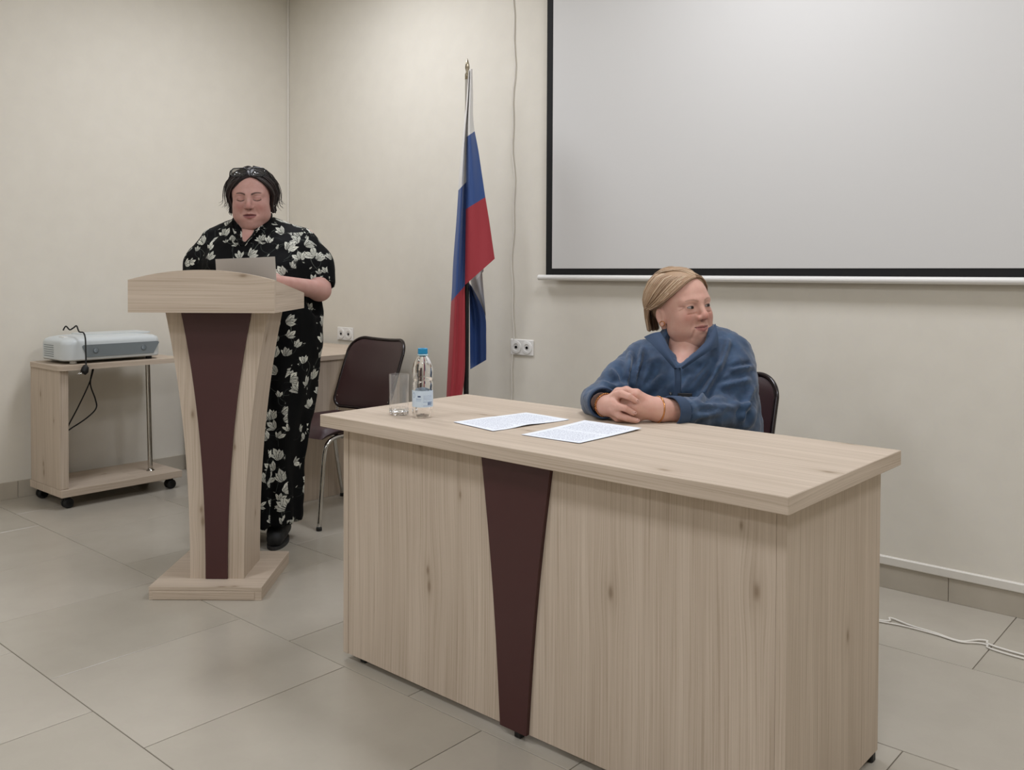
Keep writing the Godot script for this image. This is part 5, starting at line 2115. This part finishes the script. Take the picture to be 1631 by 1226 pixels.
	for q in [-0.007, 0.0, 0.007]:
		put(box(Vector3.ZERO, Vector3(0.004, 0.008 - absf(q) * 0.4, 0.001), 0.0003), "emblem", mat(Color(0.45, 0.46, 0.48), 0.5), shirt, bad.transform * Vector3(q, -0.003, 0.0015), Vector3(-0.1, 0.5, 0))
	# ---- skin
	var o := {"jaw": 1.04, "open": 0.0, "lids": 0.0, "smile": 0.0022, "chin2": 1.0, "bags": 1.0, "aged": 1.0, "skin": lin(208, 165, 148), "flush": lin(190, 134, 120), "lip": lin(168, 104, 100), "mouth": lin(92, 46, 44), "brow": lin(142, 106, 88), "brow_amt": 0.55, "lash": lin(70, 48, 44), "lid_tone": lin(170, 120, 110), "iris": lin(62, 50, 44), "look": Vector2(0.0022, 0.0006), "mole": Vector3(-0.046, -0.058, 0.058)}
	var hc := at_depth(1086, 490, 2.93)
	var fyaw := 0.53 + 0.70
	var hx := Transform3D(Basis(Vector3.UP, fyaw) * Basis(Vector3.RIGHT, -0.06) * Basis(Vector3.BACK, 0.09) * 1.07, hc)
	var hs := nets(head_prims(o), Vector3(-0.095, -0.14, -0.125), Vector3(0.095, 0.125, 0.12), 0.0024)
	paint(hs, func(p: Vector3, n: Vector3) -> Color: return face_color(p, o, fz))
	move(hs, inv * hx)
	var list := [hs]
	for sgn in [-1.0, 1.0]:
		list.append(move(eye_soup(sgn, o), inv * hx))
	var skin := func(p: Vector3, n: Vector3) -> Color:
		var m := fz.get_noise_3d(p.x * 22.0, p.y * 22.0, p.z * 22.0)
		var g := fz.get_noise_3d(p.x * 90.0, p.y * 90.0, p.z * 90.0)
		return o.skin.lerp(o.flush, clampf(0.30 + m * 0.5 + g * 0.2, 0.0, 1.0) * 0.6)
	# neck and throat, down into the open collar
	var np := [pc(hx * Vector3(0, -0.05, -0.03), at_depth(1090, 570, 2.92), 0.052, 0.058, 0.02), pc(at_depth(1090, 566, 2.90), at_depth(1080, 596, 2.83), 0.046, 0.050, 0.02), pc(hx * Vector3(0, -0.085, 0.02), at_depth(1090, 575, 2.88), 0.036, 0.045, 0.03)]
	for q in [[shl, ell, cul], [shr, elr, cur]]:
		var nb := at_depth(1090, 575, 2.92)
		np.append(pc(nb, q[0], 0.045, 0.038, 0.02))
		np.append(pc(q[0], q[1], 0.036, 0.032, 0.02))
		np.append(pc(q[1], q[2], 0.032, 0.030, 0.02))
	var ns := nets(np, Vector3(3.16, 0.73, 0.74), Vector3(3.90, 1.08, 1.40), 0.0065)
	paint(ns, skin)
	list.append(move(ns, inv))
	# forearms and clasped hands: her left hand (with the thin bangle) lies under the fingers of her right
	var wl := at_depth(1047, 652, 2.585)
	var kl := [at_depth(1013, 629, 2.565), at_depth(1007, 642, 2.572), at_depth(1006, 656, 2.575), at_depth(1009, 667, 2.58)]
	var fl_ := [
		[kl[0], at_depth(994, 634, 2.578), at_depth(979, 636, 2.600), at_depth(972, 634, 2.625)],
		[kl[1], at_depth(990, 642, 2.582), at_depth(976, 645, 2.604), at_depth(970, 644, 2.628)],
		[kl[2], at_depth(990, 657, 2.582), at_depth(977, 657, 2.602), at_depth(971, 656, 2.626)],
		[kl[3], at_depth(994, 668, 2.584), at_depth(982, 668, 2.600), at_depth(976, 666, 2.62)]]
	var tl := [at_depth(1032, 637, 2.585), at_depth(1014, 626, 2.572), at_depth(1000, 623, 2.580), at_depth(988, 625, 2.592)]
	var hp := hand_prims(wl, kl, fl_, tl, 0.012, 0.004, 0.0105)
	hp.append(pc(wl.lerp(kl[1], 0.2), kl[0].lerp(kl[3], 0.5), 0.026, 0.024, 0.012))
	hp.append(psq(at_depth(1096, 656, 2.63), wl.lerp(at_depth(1086, 656, 2.615), 0.1), 0.037, 0.036, Vector3.UP, 0.95, 0.012))
	hp.append(pc(wl, wl.lerp(kl[1], 0.3), 0.034, 0.030, 0.012))
	var wr := at_depth(966, 646, 2.612)
	var kr := [at_depth(983, 629, 2.575), at_depth(978, 641, 2.568), at_depth(979, 655, 2.568), at_depth(984, 666, 2.575)]
	var fr_ := [
		[kr[0], at_depth(990, 627, 2.558), at_depth(1001, 631, 2.545), at_depth(1012, 638, 2.548)],
		[kr[1], at_depth(984, 647, 2.552), at_depth(996, 650, 2.540), at_depth(1008, 657, 2.545)],
		[kr[2], at_depth(987, 662, 2.553), at_depth(999, 666, 2.546), at_depth(1013, 670, 2.550)],
		[kr[3], at_depth(990, 672, 2.578), at_depth(1000, 673, 2.580), at_depth(1010, 672, 2.585)]]
	var tr := [at_depth(974, 634, 2.60), at_depth(984, 624, 2.605), at_depth(998, 621, 2.607), at_depth(1008, 624, 2.605)]
	var rp := hand_prims(wr, kr, fr_, tr, 0.010, 0.0028, 0.0108)
	rp.append(psq(at_depth(957, 641, 2.665), wr, 0.031, 0.030, Vector3.UP, 0.95, 0.012))
	rp.append(pc(wr, kr[1].lerp(kr[2], 0.5), 0.029, 0.020, 0.010))
	for q in [[hp, Vector3(3.42, 0.74, 1.10), Vector3(3.82, 0.90, 1.42)], [rp, Vector3(3.28, 0.74, 1.14), Vector3(3.60, 0.90, 1.44)]]:
		var pr: Array = q[0]
		# the desk top bounds the hands
		pr.append(pe(Vector3(3.5, 0.2510, 1.4), Vector3(2.0, 0.5, 2.0), 0.004, true))
		var hh := nets(pr, q[1], q[2], 0.0028)
		paint(hh, skin)
		list.append(move(hh, inv))
	put(join(list), "body", skin_material(), d)
	# finger nails
	var nail := mat(Color(0.80, 0.62, 0.57), 0.3)
	for q in [fr_[0], fr_[1], fr_[2]]:
		var dir: Vector3 = (q[3] - q[2]).normalized()
		var up: Vector3 = (-EYE_F + Vector3(0, 0.5, 0)).normalized()
		up = (up - dir * up.dot(dir)).normalized()
		var b := Basis(dir.cross(up).normalized(), up, -dir)
		var ne := mb()
		lathe_into(ne, [[0.0, 0.0011], [0.6, 0.0009], [0.92, 0.0004], [1.0, -0.0006]], 16, Vector3.ZERO, Basis.from_scale(Vector3(0.0046, 1.0, 0.0056)))
		var no := put(ne.commit(), "nail", nail, d)
		no.transform = inv * Transform3D(b, q[3] + dir * 0.0030 + up * 0.0082)
	# ---- hair: fair, straight, parted high and combed back behind the ear
	var fair := [lin(178, 150, 120), lin(160, 131, 102), lin(193, 170, 143), lin(138, 108, 82)]
	var hair := mb()
	var hl := func(az: float) -> float:
		var keys := [[-180, -56], [-120, -52], [-104, -20], [-86, -15], [-68, -8], [-50, 10], [-30, 23], [-15, 31], [5, 38], [22, 38], [45, 22], [62, 4], [100, -36], [180, -52]]
		for i in keys.size() - 1:
			if az <= keys[i + 1][0]:
				return lerpf(keys[i][1], keys[i + 1][1], (az - keys[i][0]) / float(keys[i + 1][0] - keys[i][0]))
		return -52.0
	hair_cap(hair, hl, 0.004, func(az: float, el: float) -> Color: return fair[1])
	# right side, swept from the parting back over the temple
	var gs := []
	for k in 8:
		var t := k / 7.0
		var g := []
		g.append(scalp(lerpf(12.0, 150.0, t), lerpf(40.0, 82.0, minf(1.0, 1.5 * t)), 0.004))
		g.append(scalp(lerpf(-16.0, -168.0, t), lerpf(34.0, 72.0, t), 0.008))
		g.append(scalp(lerpf(-36.0, -174.0, t), lerpf(22.0, 44.0, t), 0.011))
		g.append(scalp(lerpf(-56.0, -176.0, t), lerpf(7.0, 14.0, t), 0.013))
		g.append(scalp(lerpf(-77.0, -178.0, t), lerpf(-6.0, -8.0, t), 0.014))
		var hang := scalp(lerpf(-108.0, -179.0, t), lerpf(-15.0, -20.0, t), 0.016)
		g.append(hang)
		g.append(hang + Vector3(0.002, -0.045, lerpf(-0.010, 0.0, minf(1.0, t * 5.0))))
		g.append(hang + Vector3(0.008, -0.092, lerpf(-0.012, 0.004, minf(1.0, t * 5.0))))
		gs.append(g)
	locks(hair, gs, 950, 0.0023, 0.0022, 131, fair, 0.6, 0.0016, 0.6)
	# over the crown
	var gt := []
	for k in 5:
		var t := k / 4.0
		gt.append([scalp(lerpf(10.0, 100.0, t), lerpf(42.0, 76.0, t), 0.004), scalp(lerpf(-10.0, 120.0, t), lerpf(58.0, 84.0, t), 0.004), scalp(lerpf(-50.0, -150.0, t), lerpf(68.0, 80.0, t), 0.006), scalp(lerpf(-110.0, -165.0, t), lerpf(58.0, 60.0, t), 0.009), scalp(lerpf(-140.0, -172.0, t), lerpf(34.0, 38.0, t), 0.011)])
	locks(hair, gt, 260, 0.0024, 0.003, 133, fair, 0.6, 0.0016, 0.6)
	# her left side
	var gl := []
	for k in 6:
		var t := k / 5.0
		var g := []
		g.append(scalp(lerpf(12.0, 150.0, t), lerpf(40.0, 82.0, minf(1.0, 1.5 * t)), 0.004))
		g.append(scalp(lerpf(40.0, 165.0, t), lerpf(34.0, 62.0, t), 0.008))
		g.append(scalp(lerpf(60.0, 172.0, t), lerpf(16.0, 36.0, t), 0.011))
		g.append(scalp(lerpf(76.0, 176.0, t), -4.0, 0.013))
		var p := scalp(lerpf(90.0, 178.0, t), -30.0, 0.014)
		g.append(p)
		g.append(p + Vector3(0, -0.035, 0.004))
		gl.append(g)
	locks(hair, gl, 420, 0.0024, 0.0025, 132, fair, 0.6, 0.0018, 0.6)
	var ho := put(hair.commit(), "hair", vertex_material(0.6), d)
	ho.transform = inv * hx
	# ---- earring, bangle and twisted bracelet
	var gold := mat(Color(0.78, 0.55, 0.36), 0.25, 1.0)
	var er := mb()
	var ep := []
	for k in 15:
		var a := TAU * k / 14.0
		ep.append(inv * (hx * (Vector3(-0.078, -0.040, -0.004) + Vector3(0.003 * sin(a), 0.0075 * cos(a), 0.0075 * sin(a)))))
	tube_into(er, ep, [0.0016], 6)
	put(er.commit(), "earring", gold, d)
	var ba := mb()
	var bb := basis_along((wl - at_depth(1086, 656, 2.615)).normalized())
	var bp_ := []
	for k in 33:
		var a := TAU * k / 32.0
		bp_.append(inv * (wl + bb * Vector3(0.0372 * cos(a), 0.0, 0.0372 * sin(a))))
	for q in bp_:
		q.y = maxf(q.y, 0.7535)
	tube_into(ba, bp_, [0.0026], 8)
	put(ba.commit(), "bangle", gold, d)
	var wb := basis_along((wr - at_depth(946, 640, 2.70)).normalized())
	for strand in 3:
		var br := mb()
		var path := []
		for k in 97:
			var a := TAU * k / 96.0
			var ph := a * 11.0 + strand * TAU / 3.0
			var rr := 0.0345 + 0.0016 * cos(ph)
			var q: Vector3 = wr + wb * Vector3(rr * cos(a), 0.0042 * sin(ph) - 0.002, rr * sin(a))
			q.y = maxf(q.y, 0.7525)
			path.append(inv * q)
		tube_into(br, path, [0.0014], 6)
		put(br.commit(), "bracelet_strand", gold, d)
	# ---- trousers and shoes under the desk
	var tp := []
	for sgn in [-1.0, 1.0]:
		var hip: Vector3 = Vector3(3.46, 0.50, 0.92) + Vector3(sgn * 0.095, 0, -0.02)
		var knee: Vector3 = Vector3(3.48 + sgn * 0.11, 0.50, 1.33)
		var ank: Vector3 = Vector3(3.48 + sgn * 0.11, 0.10, 1.36)
		tp.append(pc(hip, knee, 0.095, 0.068, 0.03))
		tp.append(pc(knee, ank, 0.066, 0.050, 0.02))
	tp.append(pe(Vector3(3.46, 0.53, 0.90), Vector3(0.20, 0.09, 0.16), 0.04))
	var ts := nets(tp, Vector3(3.18, 0.03, 0.68), Vector3(3.76, 0.66, 1.48), 0.014)
	move(ts, inv)
	put(join([ts]), "trousers", mat(Color(0.06, 0.065, 0.08), 0.8), d)
	for sgn in [-1.0, 1.0]:
		var x: float = 3.48 + sgn * 0.11
		var sp := [pc(Vector3(x, 0.045, 1.33), Vector3(x + sgn * 0.01, 0.036, 1.47), 0.045, 0.036, 0.02), pc(Vector3(x, 0.08, 1.35), Vector3(x, 0.05, 1.41), 0.042, 0.04, 0.02)]
		var ss := nets(sp, Vector3(x - 0.08, -0.02, 1.26), Vector3(x + 0.08, 0.14, 1.54), 0.008)
		put(join([move(ss, inv)]), "shoe", mat(Color(0.05, 0.05, 0.052), 0.6), d)

func basis_along(dir: Vector3) -> Basis:
	var y := dir.normalized()
	var x := y.cross(Vector3.UP)
	if x.length() < 0.1:
		x = y.cross(Vector3.RIGHT)
	x = x.normalized()
	return Basis(x, y, x.cross(y))
